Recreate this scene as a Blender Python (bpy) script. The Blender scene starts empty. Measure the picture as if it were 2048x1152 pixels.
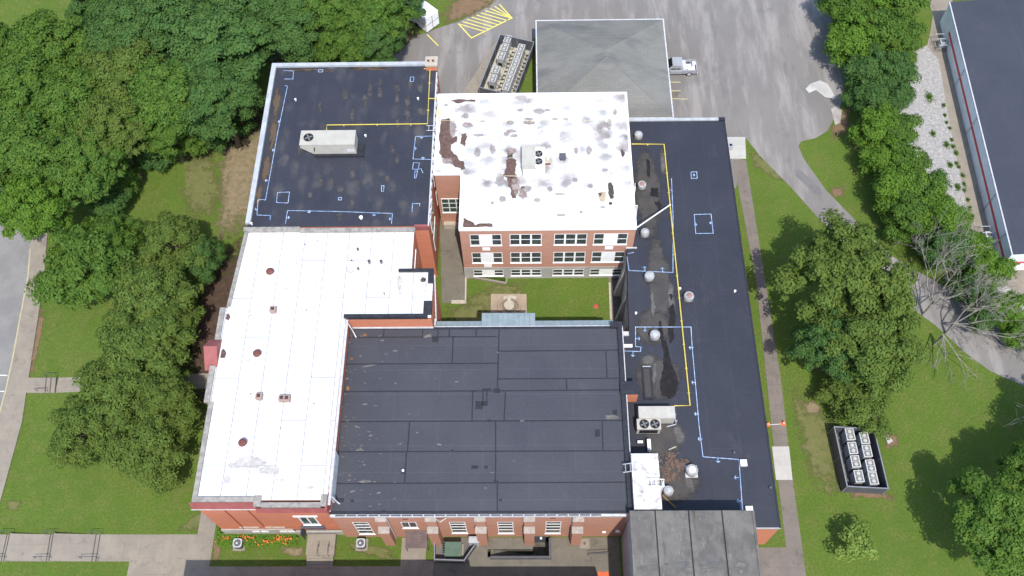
import bpy, math, random
import numpy as np
from mathutils import Matrix, Vector
random.seed(7); RNG = np.random.default_rng(7)
S = bpy.context.scene; COL = S.collection
# ------------------------------------------------------------------ camera
H, F = 95.0, 1838.593
AX_R = np.array([0.99982682, 0.00224698, -0.01847394])
AX_U = np.array([0.00690343, 0.87707765, 0.48029901])
AX_F = np.array([-0.01728231, 0.48034336, -0.87691025])
cam = bpy.data.cameras.new('camera'); co = bpy.data.objects.new('camera', cam); COL.objects.link(co)
m = Matrix.Identity(4)
for i in range(3):
    m[i][0], m[i][1], m[i][2] = AX_R[i], AX_U[i], -AX_F[i]
m[2][3] = H
co.matrix_world = m; cam.sensor_width = 36; cam.lens = F / 2048 * 36; cam.clip_end = 3000
S.camera = co
# ------------------------------------------------------------------ light
SUN_EL, SUN_AZ = math.radians(60), math.radians(13)      # azimuth east of south
w = bpy.data.worlds.new('World'); S.world = w; w.use_nodes = True
nt = w.node_tree; bg = nt.nodes['Background']; sky = nt.nodes.new('ShaderNodeTexSky')
sky.sky_type = 'NISHITA'; sky.sun_disc = False; sky.sun_elevation = SUN_EL
sky.sun_rotation = math.pi - SUN_AZ
nt.links.new(sky.outputs[0], bg.inputs[0]); bg.inputs[1].default_value = 0.15
sd = bpy.data.lights.new('sun', 'SUN'); sd.energy = 2.65; sd.angle = math.radians(0.6); sd.color = (1, 0.955, 0.89)
so = bpy.data.objects.new('sun', sd); COL.objects.link(so)
dsun = Vector((math.sin(SUN_AZ) * math.cos(SUN_EL), -math.cos(SUN_AZ) * math.cos(SUN_EL), math.sin(SUN_EL)))
so.rotation_euler = dsun.to_track_quat('Z', 'Y').to_euler(); so.location = (30, -60, 120)
S.view_settings.view_transform = 'Standard'; S.view_settings.look = 'None'; S.view_settings.gamma = 1
S.view_settings.exposure = 0.98
# ------------------------------------------------------------------ survey: where a sight line of the photograph meets a plane of the place
def ray(u, v):
    return AX_R * (u - 1024) / F + AX_U * (576 - v) / F + AX_F
def P(u, v, z=0.0):
    d = ray(u, v); t = (z - H) / d[2]; return (float(d[0] * t), float(d[1] * t), z)
def PY(u, v, y):
    d = ray(u, v); t = y / d[1]; return (float(d[0] * t), y, float(H + d[2] * t))
def g(x):
    return -1.2 * min(1, max(0, (-44 - x) / 11.5))
def PG(u, v, dz=0.0):
    z = 0
    for _ in range(6):
        p = P(u, v, z); z = g(p[0])
    return (p[0], p[1], z + dz)
# ------------------------------------------------------------------ builders
OFF = {}
def tag(o, label=None, cat=None, group=None, kind=None):
    if label: o['label'] = label
    if cat: o['category'] = cat
    if group: o['group'] = group
    if kind: o['kind'] = kind
    return o
def thing(name, label, cat, loc=(0, 0, 0), rz=0.0, group=None):
    o = bpy.data.objects.new(name, None); COL.objects.link(o); o.location = loc; o.rotation_euler = (0, 0, rz)
    o.empty_display_size = .3
    OFF[o] = np.array(loc, float); return tag(o, label, cat, group)
class MB:
    def __init__(s): s.v = []; s.f = []; s.fade = None
    def add(s, vs, fs):
        n = len(s.v); s.v += [tuple(map(float, q)) for q in vs]; s.f += [tuple(i + n for i in q) for q in fs]; return s
    def box(s, x0, x1, y0, y1, z0, z1):
        return s.add([(x0, y0, z0), (x1, y0, z0), (x1, y1, z0), (x0, y1, z0), (x0, y0, z1), (x1, y0, z1), (x1, y1, z1), (x0, y1, z1)],
                     [(3, 2, 1, 0), (4, 5, 6, 7), (0, 1, 5, 4), (1, 2, 6, 5), (2, 3, 7, 6), (3, 0, 4, 7)])
    def obox(s, c, a, l, wd, z0, z1):      # oriented box: centre, angle, length, width
        ca, sa = math.cos(a), math.sin(a); q = []
        for sx, sy in ((-1, -1), (1, -1), (1, 1), (-1, 1)):
            q.append((c[0] + ca * sx * l / 2 - sa * sy * wd / 2, c[1] + sa * sx * l / 2 + ca * sy * wd / 2))
        return s.prism(q, z0, z1, True)
    def prism(s, poly, z0, z1, bottom=False):
        A = sum(poly[i][0] * poly[(i + 1) % len(poly)][1] - poly[(i + 1) % len(poly)][0] * poly[i][1] for i in range(len(poly)))
        if A < 0: poly = poly[::-1]
        n = len(poly)
        fs = [tuple(range(n, 2 * n))] + [(i, (i + 1) % n, n + (i + 1) % n, n + i) for i in range(n)]
        if bottom: fs.append(tuple(range(n - 1, -1, -1)))
        return s.add([(p[0], p[1], z0) for p in poly] + [(p[0], p[1], z1) for p in poly], fs)
    def walls(s, poly, z0, z1):
        A = sum(poly[i][0] * poly[(i + 1) % len(poly)][1] - poly[(i + 1) % len(poly)][0] * poly[i][1] for i in range(len(poly)))
        if A < 0: poly = poly[::-1]
        n = len(poly)
        return s.add([(p[0], p[1], z0) for p in poly] + [(p[0], p[1], z1) for p in poly], [(i, (i + 1) % n, n + (i + 1) % n, n + i) for i in range(n)])
    def sheet(s, poly, z=None):
        A = sum(poly[i][0] * poly[(i + 1) % len(poly)][1] - poly[(i + 1) % len(poly)][0] * poly[i][1] for i in range(len(poly)))
        if A < 0: poly = poly[::-1]
        return s.add([(p[0], p[1], p[2] if z is None else z) for p in poly], [tuple(range(len(poly)))])
    def quad(s, *q): return s.add(q, [tuple(range(len(q)))])
    def tube(s, pts, r, n=6, caps=True):
        pts = [np.array(p, float) for p in pts]; rs = r if isinstance(r, (list, tuple)) else [r] * len(pts)
        vs = []; fs = []
        for i, p in enumerate(pts):
            t = pts[min(i + 1, len(pts) - 1)] - pts[max(i - 1, 0)]; t /= (np.linalg.norm(t) + 1e-9)
            a = np.cross(t, (0, 0, 1.0)); a = np.array((1.0, 0, 0)) if np.linalg.norm(a) < .05 else a / np.linalg.norm(a)
            b = np.cross(a, t)
            for k in range(n):
                th = 2 * math.pi * k / n; vs.append(p + rs[i] * (a * math.cos(th) + b * math.sin(th)))
        for i in range(len(pts) - 1):
            for k in range(n):
                k2 = (k + 1) % n; fs.append((i * n + k, (i + 1) * n + k, (i + 1) * n + k2, i * n + k2))
        if caps: fs += [tuple(range(n - 1, -1, -1)), tuple((len(pts) - 1) * n + k for k in range(n))]
        return s.add(vs, fs)
    def lathe(s, c, prof, n=16):            # profile of (radius, z) from bottom to top
        vs = []; fs = []
        for r, z in prof:
            for k in range(n):
                th = 2 * math.pi * k / n; vs.append((c[0] + r * math.cos(th), c[1] + r * math.sin(th), c[2] + z))
        for i in range(len(prof) - 1):
            for k in range(n):
                k2 = (k + 1) % n; fs.append((i * n + k, i * n + k2, (i + 1) * n + k2, (i + 1) * n + k))
        fs.append(tuple((len(prof) - 1) * n + k for k in range(n)))
        return s.add(vs, fs)
    def strip(s, pts, wd, z, closed=False):  # flat painted line
        pts = [np.array(p[:2], float) for p in pts]
        if closed: pts = pts + [pts[0]]
        for a, b in zip(pts[:-1], pts[1:]):
            d = b - a; L = np.linalg.norm(d)
            if L < 1e-6: continue
            d /= L; nn = np.array((-d[1], d[0])) * wd / 2; e = d * wd / 2
            q = [a - e - nn, b + e - nn, b + e + nn, a - e + nn]
            zz = z + .0007 * (len(s.f) % 7)
            s.add([(p[0], p[1], zz) for p in q], [(0, 1, 2, 3)])
        return s
    def split(s, name, mat, parent=None, kind=None):       # every loose piece becomes a part of its own
        par = list(range(len(s.v)))
        def find(i):
            while par[i] != i: par[i] = par[par[i]]; i = par[i]
            return i
        for f in s.f:
            for i in f[1:]: par[find(i)] = find(f[0])
        gr = {}
        for f in s.f: gr.setdefault(find(f[0]), []).append(f)
        for fs in gr.values():
            ids = sorted({i for f in fs for i in f}); mp = {a: b for b, a in enumerate(ids)}
            m2 = MB(); m2.v = [s.v[i] for i in ids]; m2.f = [tuple(mp[i] for i in f) for f in fs]; o = m2.build(name, mat, parent)
            if kind: o['kind'] = kind
    def build(s, name, mat, parent=None, world=True, smooth=False):
        me = bpy.data.meshes.new(name); v = np.array(s.v, float).reshape(-1, 3)
        root = parent
        while root is not None and root.parent is not None: root = root.parent
        if root is not None and world and root in OFF: v = v - OFF[root]
        me.from_pydata(v.tolist(), [], s.f); me.materials.append(mat)
        if s.fade is not None:
            at = me.attributes.new('fade', 'FLOAT', 'POINT'); at.data.foreach_set('value', s.fade)
        if smooth: me.polygons.foreach_set('use_smooth', [True] * len(me.polygons))
        me.update()
        o = bpy.data.objects.new(name, me); COL.objects.link(o); o.parent = parent
        return o
def copy_tree(o, parent=None):
    c = o.copy(); COL.objects.link(c); c.parent = parent
    if o in OFF: OFF[c] = OFF[o]
    for ch in list(o.children): copy_tree(ch, c)
    return c
# ------------------------------------------------------------------ materials
class NT:
    def __init__(s, name, rough=.85, spec=.3, metal=0):
        s.m = bpy.data.materials.new(name); s.m.use_nodes = True; s.t = s.m.node_tree
        s.b = s.t.nodes['Principled BSDF']; s.b.inputs['Roughness'].default_value = rough
        s.b.inputs['Specular IOR Level'].default_value = spec; s.b.inputs['Metallic'].default_value = metal
        s.pos = s.t.nodes.new('ShaderNodeNewGeometry').outputs['Position']
    def obj(s): s.pos = s.t.nodes.new('ShaderNodeTexCoord').outputs['Object']; return s
    def L(s, a, b): s.t.links.new(a, b)
    def n(s, k): return s.t.nodes.new(k)
    def scaled(s, sc, rot=0):
        q = s.n('ShaderNodeMapping'); q.inputs['Scale'].default_value = sc; q.inputs['Rotation'].default_value = (0, 0, rot); s.L(s.pos, q.inputs[0]); return q.outputs[0]
    def noise(s, scale, detail=5, rough=.6, vec=None, dist=0):
        q = s.n('ShaderNodeTexNoise'); q.inputs['Scale'].default_value = scale; q.inputs['Detail'].default_value = detail
        q.inputs['Roughness'].default_value = rough; q.inputs['Distortion'].default_value = dist
        s.L(vec or s.pos, q.inputs['Vector']); return q.outputs['Fac']
    def ramp(s, fac, a, b, lo=0, hi=1):
        q = s.n('ShaderNodeMapRange'); q.interpolation_type = 'SMOOTHSTEP'
        q.inputs[1].default_value = a; q.inputs[2].default_value = b; q.inputs[3].default_value = lo; q.inputs[4].default_value = hi
        s.L(fac, q.inputs[0]); return q.outputs[0]
    def mix(s, fac, a, b, mode='MIX'):
        q = s.n('ShaderNodeMix'); q.data_type = 'RGBA'; q.blend_type = mode
        for i, x in ((0, fac), (6, a), (7, b)):
            if isinstance(x, (tuple, list)): q.inputs[i].default_value = (*x[:3], 1)
            elif isinstance(x, (int, float)): q.inputs[i].default_value = x
            else: s.L(x, q.inputs[i])
        return q.outputs[2]
    def math(s, op, a, b):
        q = s.n('ShaderNodeMath'); q.operation = op
        for i, x in ((0, a), (1, b)):
            if isinstance(x, (int, float)): q.inputs[i].default_value = x
            else: s.L(x, q.inputs[i])
        return q.outputs[0]
    def brick(s, vec, w_, h_, mortar, c1, c2, cm, off=.5):
        q = s.n('ShaderNodeTexBrick'); q.inputs['Scale'].default_value = 1; q.inputs['Brick Width'].default_value = w_
        q.inputs['Row Height'].default_value = h_; q.inputs['Mortar Size'].default_value = mortar; q.offset = off
        q.inputs['Color1'].default_value = (*c1, 1); q.inputs['Color2'].default_value = (*c2, 1); q.inputs['Mortar'].default_value = (*cm, 1)
        s.L(vec, q.inputs['Vector']); return q.outputs['Color']
    def bump(s, h, st=.4, d=.05):
        q = s.n('ShaderNodeBump'); q.inputs['Strength'].default_value = st; q.inputs['Distance'].default_value = d
        s.L(h, q.inputs['Height']); s.L(q.outputs[0], s.b.inputs['Normal']); return s
    def out(s, c):
        if isinstance(c, (tuple, list)): s.b.inputs['Base Color'].default_value = (*c[:3], 1)
        else: s.L(c, s.b.inputs['Base Color'])
        return s.m
def simple(name, c, c2=None, scale=2.0, rough=.7, spec=.3, metal=0, obj=False, lo=.35, hi=.65):
    k = NT(name, rough, spec, metal)
    if obj: k.obj()
    if c2 is None: c2 = tuple(x * .8 for x in c)
    return k.out(k.mix(k.ramp(k.noise(scale), lo, hi), c, c2))
def grass_col(k):
    a = k.mix(k.ramp(k.noise(.11, 4), .32, .68), (0.07812, 0.1337, 0.01925), (0.1083, 0.1648, 0.02709))
    a = k.mix(k.ramp(k.noise(.55, 6, .65), .40, .70), a, (0.1377, 0.1515, 0.04135))
    a = k.mix(k.ramp(k.noise(4.5, 5, .75), .38, .62), a, (0.07102, 0.1114, 0.01854))
    a = k.mix(k.ramp(k.noise(1.7, 4, .7), .57, .70, 0, .65), a, (0.1509, 0.1469, 0.04635))
    mow = k.n('ShaderNodeTexWave'); mow.inputs['Scale'].default_value = .28; mow.inputs['Distortion'].default_value = 1.2; k.L(k.scaled((.25, 1, 1)), mow.inputs['Vector'])
    return k.mix(k.ramp(mow.outputs['Fac'], .3, .7, 0, .10), a, (0.06215, 0.1025, 0.01783))
k = NT('grass', .95, .1); k.bump(k.noise(9, 3), .7, .12); M_GRASS = k.out(grass_col(k))
def fade_out(k, mask, col):                       # soft-edged layer: opaque where the mask is 1, open where it is 0
    m = k.out(col); tr = k.n('ShaderNodeBsdfTransparent'); ms = k.n('ShaderNodeMixShader'); out = [n for n in k.t.nodes if n.type == 'OUTPUT_MATERIAL'][0]
    k.L(mask, ms.inputs[0]); k.L(tr.outputs[0], ms.inputs[1]); k.L(k.b.outputs[0], ms.inputs[2]); k.L(ms.outputs[0], out.inputs[0]); return m
def patch_mat(name, c1, c2, sc=1.5):
    k = NT(name, .95, .1); f = k.n('ShaderNodeAttribute'); f.attribute_name = 'fade'
    mk = k.ramp(k.math('ADD', f.outputs['Fac'], k.math('MULTIPLY', k.math('SUBTRACT', k.noise(1.1, 6, .75), .5), 2.6)), .15, .85)
    soil = k.mix(k.ramp(k.noise(sc, 6, .7), .35, .65), c1, c2); soil = k.mix(k.ramp(k.noise(7, 3, .7), .5, .7, 0, .5), soil, tuple(x * .55 for x in c1))
    k.bump(k.noise(9, 3), .6, .1)
    return fade_out(k, mk, soil)
M_STRAW = patch_mat('dry_straw', (.235, .185, .115), (.165, .135, .075))
M_SOIL = patch_mat('dark_mulch', (.085, .055, .04), (.055, .037, .027))
M_CLAY = patch_mat('red_clay', (.20, .125, .08), (.155, .115, .062))
M_DRYGRASS = patch_mat('worn_turf', (.150, .145, .058), (.115, .125, .042))
k = NT('asphalt', .92, .2)
a = k.mix(k.ramp(k.noise(.07, 4), .35, .65), (0.1598, 0.1481, 0.1373), (0.1955, 0.1812, 0.1681))
st = k.noise(.5, 6, .65, k.scaled((1, .16, 1), math.radians(-23)))
a = k.mix(k.ramp(st, .44, .66, 0, .95), a, (0.2679, 0.2484, 0.2306))
a = k.mix(k.ramp(k.noise(.35, 5, .6, k.scaled((1, .3, 1), math.radians(-20)), 1), .55, .75, 0, .6), a, (0.1316, 0.1242, 0.1232))
a = k.mix(k.ramp(k.noise(14, 2), .3, .7, 0, .25), a, (0.1128, 0.1104, 0.1056))
a = k.mix(k.ramp(k.noise(.22, 6, .7), .56, .70, 0, .55), a, (.125, .12, .12))
a = k.mix(k.ramp(k.noise(1.1, 4, .6), .70, .76, 0, .6), a, (.09, .088, .088))
k.bump(k.noise(20, 2), .3, .02); M_ASPH = k.out(a)
k = NT('road_asphalt', .92, .2)
a = k.mix(k.ramp(k.noise(.4, 5), .35, .65), (0.176, 0.1703, 0.1618), (0.2112, 0.203, 0.1909)); M_ROAD = k.out(k.mix(k.ramp(k.noise(3, 4), .6, .72, 0, .5), a, (0.1144, 0.1118, 0.1162)))
def conc(name, c1, c2, st_, slab=1.6, joint=True):
    k = NT(name, .9, .2)
    a = k.mix(k.ramp(k.noise(.5, 6, .65), .35, .65), c1, c2)
    a = k.mix(k.ramp(k.noise(.9, 6, .7, None, .8), .52, .72, 0, .8), a, st_)
    a = k.mix(k.ramp(k.noise(11, 3), .4, .7, 0, .2), a, st_)
    if joint: a = k.mix(.35, a, k.mix(1, a, k.brick(k.pos, slab, slab, .012, (1, 1, 1), (.93, .93, .93), (.35, .33, .3), 0), 'MULTIPLY'))
    return k.out(a)
M_CONC = conc('pavement_concrete', (0.266, 0.2318, 0.1848), (0.2242, 0.1958, 0.1584), (0.1596, 0.1368, 0.1089))
M_CONCD = conc('weathered_concrete', (.165, .15, .12), (.14, .128, .105), (.08, .074, .062), 2.2)
M_WALK = conc('walkway_concrete', (.185, .158, .135), (.155, .135, .116), (.105, .093, .08), 1.8)
M_NEWC = conc('fresh_concrete', (.42, .41, .38), (.38, .37, .34), (.32, .31, .28))
M_BASE = conc('foundation_concrete', (.38, .37, .34), (.31, .30, .28), (.22, .21, .19), 3, False)
k = NT('roof_slab_concrete', .9, .2)
a = k.mix(k.ramp(k.noise(.55, 6, .7), .3, .7), (0.0969, 0.09255, 0.08618), (0.1589, 0.1467, 0.13))
a = k.mix(k.ramp(k.noise(.8, 6, .75, k.scaled((1.6, .35, 1))), .5, .75, 0, .8), a, (0.05814, 0.05417, 0.04788))
a = k.mix(k.ramp(k.noise(2.5, 5, .7, k.scaled((1.5, .5, 1))), .58, .7, 0, .6), a, (0.2248, 0.2107, 0.1847)); M_SLAB = k.out(a)
def brickm(name, c1, c2, dirt):
    k = NT(name, .9, .15); sp = k.n('ShaderNodeSeparateXYZ'); k.L(k.pos, sp.inputs[0])
    cb = k.n('ShaderNodeCombineXYZ'); k.L(k.math('ADD', sp.outputs[0], sp.outputs[1]), cb.inputs[0]); k.L(sp.outputs[2], cb.inputs[1])
    b = k.brick(cb.outputs[0], .22, .075, .009, c1, c2, tuple(x * .9 + .04 for x in c1))
    a = k.mix(k.ramp(k.noise(.8, 5, .6, k.scaled((.5, .5, 3))), .35, .7, 0, .55), b, tuple(x * .82 for x in c1))
    a = k.mix(k.ramp(k.noise(.45, 6, .7), .5, .75, 0, .55), a, dirt)
    k.bump(k.noise(18, 2), .25, .02); return k.out(a)
M_BRICK = brickm('red_brick', (.40, .135, .075), (.33, .105, .06), (.27, .11, .075))
M_BRICKO = brickm('orange_brick', (0.5, 0.1837, 0.102), (0.43, 0.1522, 0.09), (0.36, 0.1575, 0.108))
M_BRICKP = brickm('pinkish_brick', (0.44, 0.2313, 0.16), (0.374, 0.1875, 0.128), (0.308, 0.2, 0.1536))
def memb_col(k, c1, c2, sw, sh, blot=None, bf=.45):
    a = k.mix(k.ramp(k.noise(.16, 4), .35, .65), c1, c2)
    a = k.mix(.55, a, k.mix(1, a, k.brick(k.scaled((1, 1, 1), math.pi / 2) if sw > 0 else k.pos, abs(sw), sh, .018, (1, 1, 1), (.88, .88, .9), (1.9, 1.9, 1.9)), 'MULTIPLY'))
    a = k.mix(k.ramp(k.noise(5, 5, .7), .4, .75, 0, .3), a, tuple(x * 1.5 for x in c2))
    a = k.mix(k.ramp(k.noise(.5, 6, .7, k.scaled((1.3, .6, 1))), .55, .8, 0, .35), a, (.085, .08, .08))
    if blot:
        v = k.n('ShaderNodeTexVoronoi'); v.inputs['Randomness'].default_value = .8
        dv = k.n('ShaderNodeVectorMath'); dv.operation = 'ADD'; nz = k.n('ShaderNodeTexNoise'); nz.inputs['Scale'].default_value = 1.3; nz.inputs['Detail'].default_value = 4; k.L(k.pos, nz.inputs['Vector'])
        sc = k.n('ShaderNodeVectorMath'); sc.operation = 'SCALE'; sc.inputs[3].default_value = .7; k.L(nz.outputs['Color'], sc.inputs[0])
        k.L(k.scaled((1 / 1.4, 1 / 2.8, 0)), dv.inputs[0]); k.L(sc.outputs[0], dv.inputs[1]); k.L(dv.outputs[0], v.inputs['Vector']); v.inputs['Scale'].default_value = 1
        sel = k.n('ShaderNodeSeparateColor'); k.L(v.outputs['Color'], sel.inputs[0])
        msk = k.math('MULTIPLY', k.ramp(v.outputs['Distance'], .12, .6, 1, 0), k.ramp(k.noise(.16, 3, .6), .38, .62))
        msk = k.math('MULTIPLY', msk, k.ramp(sel.outputs[0], .2, .9))
        a = k.mix(k.math('MULTIPLY', msk, bf), a, blot)
    return a
def membrane(name, *ar):
    k = NT(name, .62, .35); a = memb_col(k, *ar)
    k.bump(k.noise(6, 4), .2, .02); return k.out(a)
MB_E = ((0.02297, 0.02533, 0.03559), (0.02871, 0.03118, 0.04243), 12, 3.0); M_MEMB = membrane('black_membrane', *MB_E)
MB_C = ((0.02287, 0.02542, 0.03622), (0.0298, 0.03178, 0.04287), 14, 3.1, (0.08663, 0.07909, 0.07392), .85); M_MEMBC = membrane('black_membrane_stained', *MB_C)
M_FELT = membrane('grey_felt', (0.041, 0.04264, 0.05248), (0.0492, 0.05084, 0.05986), -9, 2.7)
M_TAR = simple('tar_seam', (.017, .018, .023), (.024, .025, .03), 3, .6)
M_BLACKC = simple('black_flashing', (.02, .021, .027), (.03, .03, .036), 2, .5)
k = NT('grey_wet_stain', .7, .4); M_DUST = k.out(k.mix(k.ramp(k.noise(.6, 6, .7), .35, .65), (.058, .052, .045), (.043, .041, .041)))
k = NT('pale_streak', .9, .2); M_STREAK = k.out(k.mix(k.ramp(k.noise(1.0, 6, .7), .35, .65), (.105, .098, .09), (.07, .066, .065)))
M_PUDDLE = simple('dark_puddle_stain', (.013, .011, .010), (.022, .018, .015), 2, .35)
k = NT('white_membrane', .6, .3)
a = k.mix(k.ramp(k.noise(.3, 5), .4, .7), (.64, .64, .64), (.57, .57, .575))
a = k.mix(k.ramp(k.noise(1.3, 6, .75), .58, .74, 0, .5), a, (.42, .40, .385))
a = k.mix(.9, a, k.mix(1, a, k.brick(k.scaled((1, 1, 1), math.pi / 2), 9, 2.4, .04, (1, 1, 1), (.98, .98, .98), (.30, .30, .31)), 'MULTIPLY')); M_WHITE = k.out(a)
def blot(k, sx, sy, r0, r1, seed, rnd=.55):
    v = k.n('ShaderNodeTexVoronoi'); v.inputs['Randomness'].default_value = rnd; v.inputs['Scale'].default_value = 1
    mp = k.n('ShaderNodeMapping'); mp.inputs['Scale'].default_value = (1 / sx, 1 / sy, 0); mp.inputs['Location'].default_value = (seed, seed * .7, 0); k.L(k.pos, mp.inputs[0])
    nz = k.n('ShaderNodeTexNoise'); nz.inputs['Scale'].default_value = 1.6; nz.inputs['Detail'].default_value = 4; k.L(k.pos, nz.inputs['Vector'])
    sc = k.n('ShaderNodeVectorMath'); sc.operation = 'SCALE'; sc.inputs[3].default_value = .55; k.L(nz.outputs['Color'], sc.inputs[0])
    dv = k.n('ShaderNodeVectorMath'); dv.operation = 'ADD'; k.L(mp.outputs[0], dv.inputs[0]); k.L(sc.outputs[0], dv.inputs[1]); k.L(dv.outputs[0], v.inputs['Vector'])
    sel = k.n('ShaderNodeSeparateColor'); k.L(v.outputs['Color'], sel.inputs[0])
    return k.math('MULTIPLY', k.ramp(v.outputs['Distance'], r0, r1, 1, 0), k.ramp(sel.outputs[0], .0, .7))
def white_col(k):
    a = k.mix(k.ramp(k.noise(.3, 5), .4, .7), (.62, .62, .61), (.57, .565, .56))
    sp = k.n('ShaderNodeSeparateXYZ'); k.L(k.pos, sp.inputs[0])
    area = k.math('MULTIPLY', k.ramp(sp.outputs[1], 56.8, 59.5), k.ramp(k.noise(.11, 3), .36, .56, .5, 1))
    m1 = k.math('MULTIPLY', blot(k, 2.25, 1.75, .12, .56, 3.1, .5), area)
    a = k.mix(k.math('MULTIPLY', m1, .95), a, (.17, .152, .146))
    m2 = k.math('MULTIPLY', blot(k, 3.1, 2.1, .1, .6, 9.7, .8), area)
    a = k.mix(k.math('MULTIPLY', m2, .85), a, (.25, .205, .19))
    m3 = k.math('MULTIPLY', k.math('MULTIPLY', blot(k, 2.5, 2.6, .05, .3, 5.5), k.ramp(k.noise(3, 5, .8), .45, .62)), area)
    a = k.mix(m3, a, (.14, .12, .11))
    return a
k = NT('white_membrane_stained', .6, .3); M_WHITES = k.out(white_col(k))
def soft_mat(name, base, c1, c2, sc=1.2, lo=.2, hi=.85, amp=1.2, rough=.8):
    k = NT(name, rough, .25); f = k.n('ShaderNodeAttribute'); f.attribute_name = 'fade'
    mk = k.ramp(k.math('ADD', f.outputs['Fac'], k.math('MULTIPLY', k.math('SUBTRACT', k.noise(1.8, 6, .7), .5), amp)), lo, hi)
    return fade_out(k, mk, k.mix(k.ramp(k.noise(sc, 5, .7), .35, .65), c1, c2))
k = NT('brown_roof_stain', .9, .1); a = k.mix(k.ramp(k.noise(3, 6, .8), .35, .62), (.15, .095, .082), (.085, .055, .045)); M_STAIN = k.out(a)
M_STAING = simple('grey_roof_stain', (.12, .10, .09), (.24, .21, .195), 2.2)
M_STAINB = simple('blackened_roof_stain', (.045, .038, .032), (.08, .065, .05), 3)
M_TAN = simple('tan_patch', (.42, .33, .22), (.36, .28, .19), 2)
k = NT('shingle', .92, .2)
a = k.mix(k.ramp(k.noise(.25, 5), .35, .65), (0.163, 0.163, 0.1488), (0.1965, 0.194, 0.1773))
a = k.mix(.6, a, k.mix(1, a, k.brick(k.pos, .9, .3, .02, (1, 1, 1), (.86, .86, .87), (0.5852, 0.5852, 0.5852)), 'MULTIPLY'))
a = k.mix(k.ramp(k.noise(.35, 5, .6, k.scaled((.25, 1, 1))), .5, .72, 0, .7), a, (0.09614, 0.09614, 0.1003)); M_SHING = k.out(a)
M_WPAINT = simple('white_paint', (.80, .80, .79), (.72, .72, .71), 1.5, .5)
M_WMETAL = simple('white_metal_edge', (.52, .52, .53), (.40, .40, .41), 2.5, .45)
M_GMETAL = simple('galvanised_metal', (.40, .42, .44), (.32, .335, .355), 1.5, .5)
M_COPING = simple('stone_coping', (.30, .28, .25), (.20, .185, .17), 1.8, .9)
M_REDM = simple('maroon_metal', (.27, .085, .080), (.23, .07, .066), 1, .6)
M_RUST = simple('rusty_cap', (.16, .055, .045), (.12, .045, .035), 3, .7)
M_BEIGE = simple('beige_cabinet', (0.4042, 0.3827, 0.3354), (0.3612, 0.344, 0.301), 1.2, .55, obj=True)
M_BEIGED = simple('beige_panel', (.42, .40, .36), (.36, .35, .31), 1.2, .6, obj=True)  # second beige tone for seams, fan discs and a top panel
M_ACW = simple('ac_white_cabinet', (.36, .36, .345), (.31, .31, .30), 2, .5, obj=True)
M_ACTOP = simple('ac_top_frame', (.50, .50, .48), (.44, .44, .42), 2, .5, obj=True)
M_GRILLE = simple('fan_grille', (.11, .115, .115), (.16, .165, .16), 6, .6, obj=True)
M_BLACK = simple('black_fan', (.012, .012, .013), (.02, .02, .02), 4, .5, obj=True)
M_DARKP = simple('dark_grey_fence', (.088, .091, .102), (.07, .073, .083), 2, .6)
M_FRAIL = simple('fence_rail_grey', (.20, .21, .235), (.16, .17, .19), 2, .5)
M_DARKB = simple('dark_bluish_louvre', (.075, .08, .095), (.06, .065, .08), 2, .6)
M_YEL = simple('yellow_gas_paint', (.60, .49, .09), (.52, .42, .09), 3, .5)
M_YELP = simple('faded_yellow_paint', (.56, .52, .30), (.5, .47, .33), 3, .6)
M_YLINE = simple('yellow_road_paint', (.68, .60, .10), (.56, .49, .13), 2.0, .8)
M_YPALE = simple('worn_yellow_paint', (.40, .36, .20), (.33, .30, .2), 2.0, .8)
M_WLINE = simple('white_road_paint', (.62, .62, .62), (.5, .5, .5), 2.0, .8)
k = NT('blue_chalk', .9, .1); M_CHALK = k.out(k.mix(k.ramp(k.noise(2.5, 4), .4, .65), (.20, .31, .52), (.42, .51, .65)))
k = NT('window_glass', .12, .3); M_GLASS = k.out(k.mix(k.ramp(k.noise(.9, 3), .4, .6), (.035, .038, .036), (.055, .066, .062)))
k = NT('green_glass', .12, .3); M_GLASSG = k.out(k.mix(k.ramp(k.noise(1.4, 3), .4, .6), (.05, .085, .07), (.035, .06, .05)))
k = NT('patina_metal', .6, .3); M_AWN = k.out(k.mix(k.ramp(k.noise(.9, 5), .35, .65), (.275, .325, .335), (.225, .275, .285)))
M_BARK = simple('bark', (.16, .125, .095), (.09, .07, .055), 3, .95, obj=True)
M_PALEBARK = simple('pale_dead_bark', (.27, .25, .22), (.16, .145, .125), 2, .95, obj=True)
M_GRAVEL = NT('white_gravel', .95, .1); kk = M_GRAVEL
a = kk.mix(kk.ramp(kk.noise(2.6, 6, .8), .36, .6), (0.4612, 0.4473, 0.4289), (0.3136, 0.2998, 0.2859)); a = kk.mix(kk.ramp(kk.noise(7, 4, .8), .5, .66, 0, .8), a, (0.1383, 0.1292, 0.1199))
a = kk.mix(kk.ramp(kk.noise(.8, 5, .7), .56, .7, 0, .45), a, (0.1845, 0.1936, 0.09223)); kk.bump(kk.noise(6, 5, .8), .8, .2); M_GRAVEL = kk.out(a)
M_SILVER = simple('silver_paint', (0.296, 0.3071, 0.3256), (0.2664, 0.2775, 0.296), .6, .35, .4, 0, obj=True)
M_TYRE = simple('tyre_rubber', (.015, .015, .015), (.022, .022, .022), 3, .9, obj=True)
M_CARGLASS = simple('tinted_glass', (.010, .012, .015), (.016, .018, .022), 1, .12, .2, obj=True)
M_REDL = simple('red_lens', (.45, .02, .03), (.35, .02, .03), 2, .3, obj=True)
M_ORANGE = simple('orange_plastic', (.85, .16, .03), (.75, .13, .03), 3, .6, obj=True)
M_TGREEN = simple('transformer_green', (.075, .12, .085), (.06, .10, .07), 2, .5)
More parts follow.
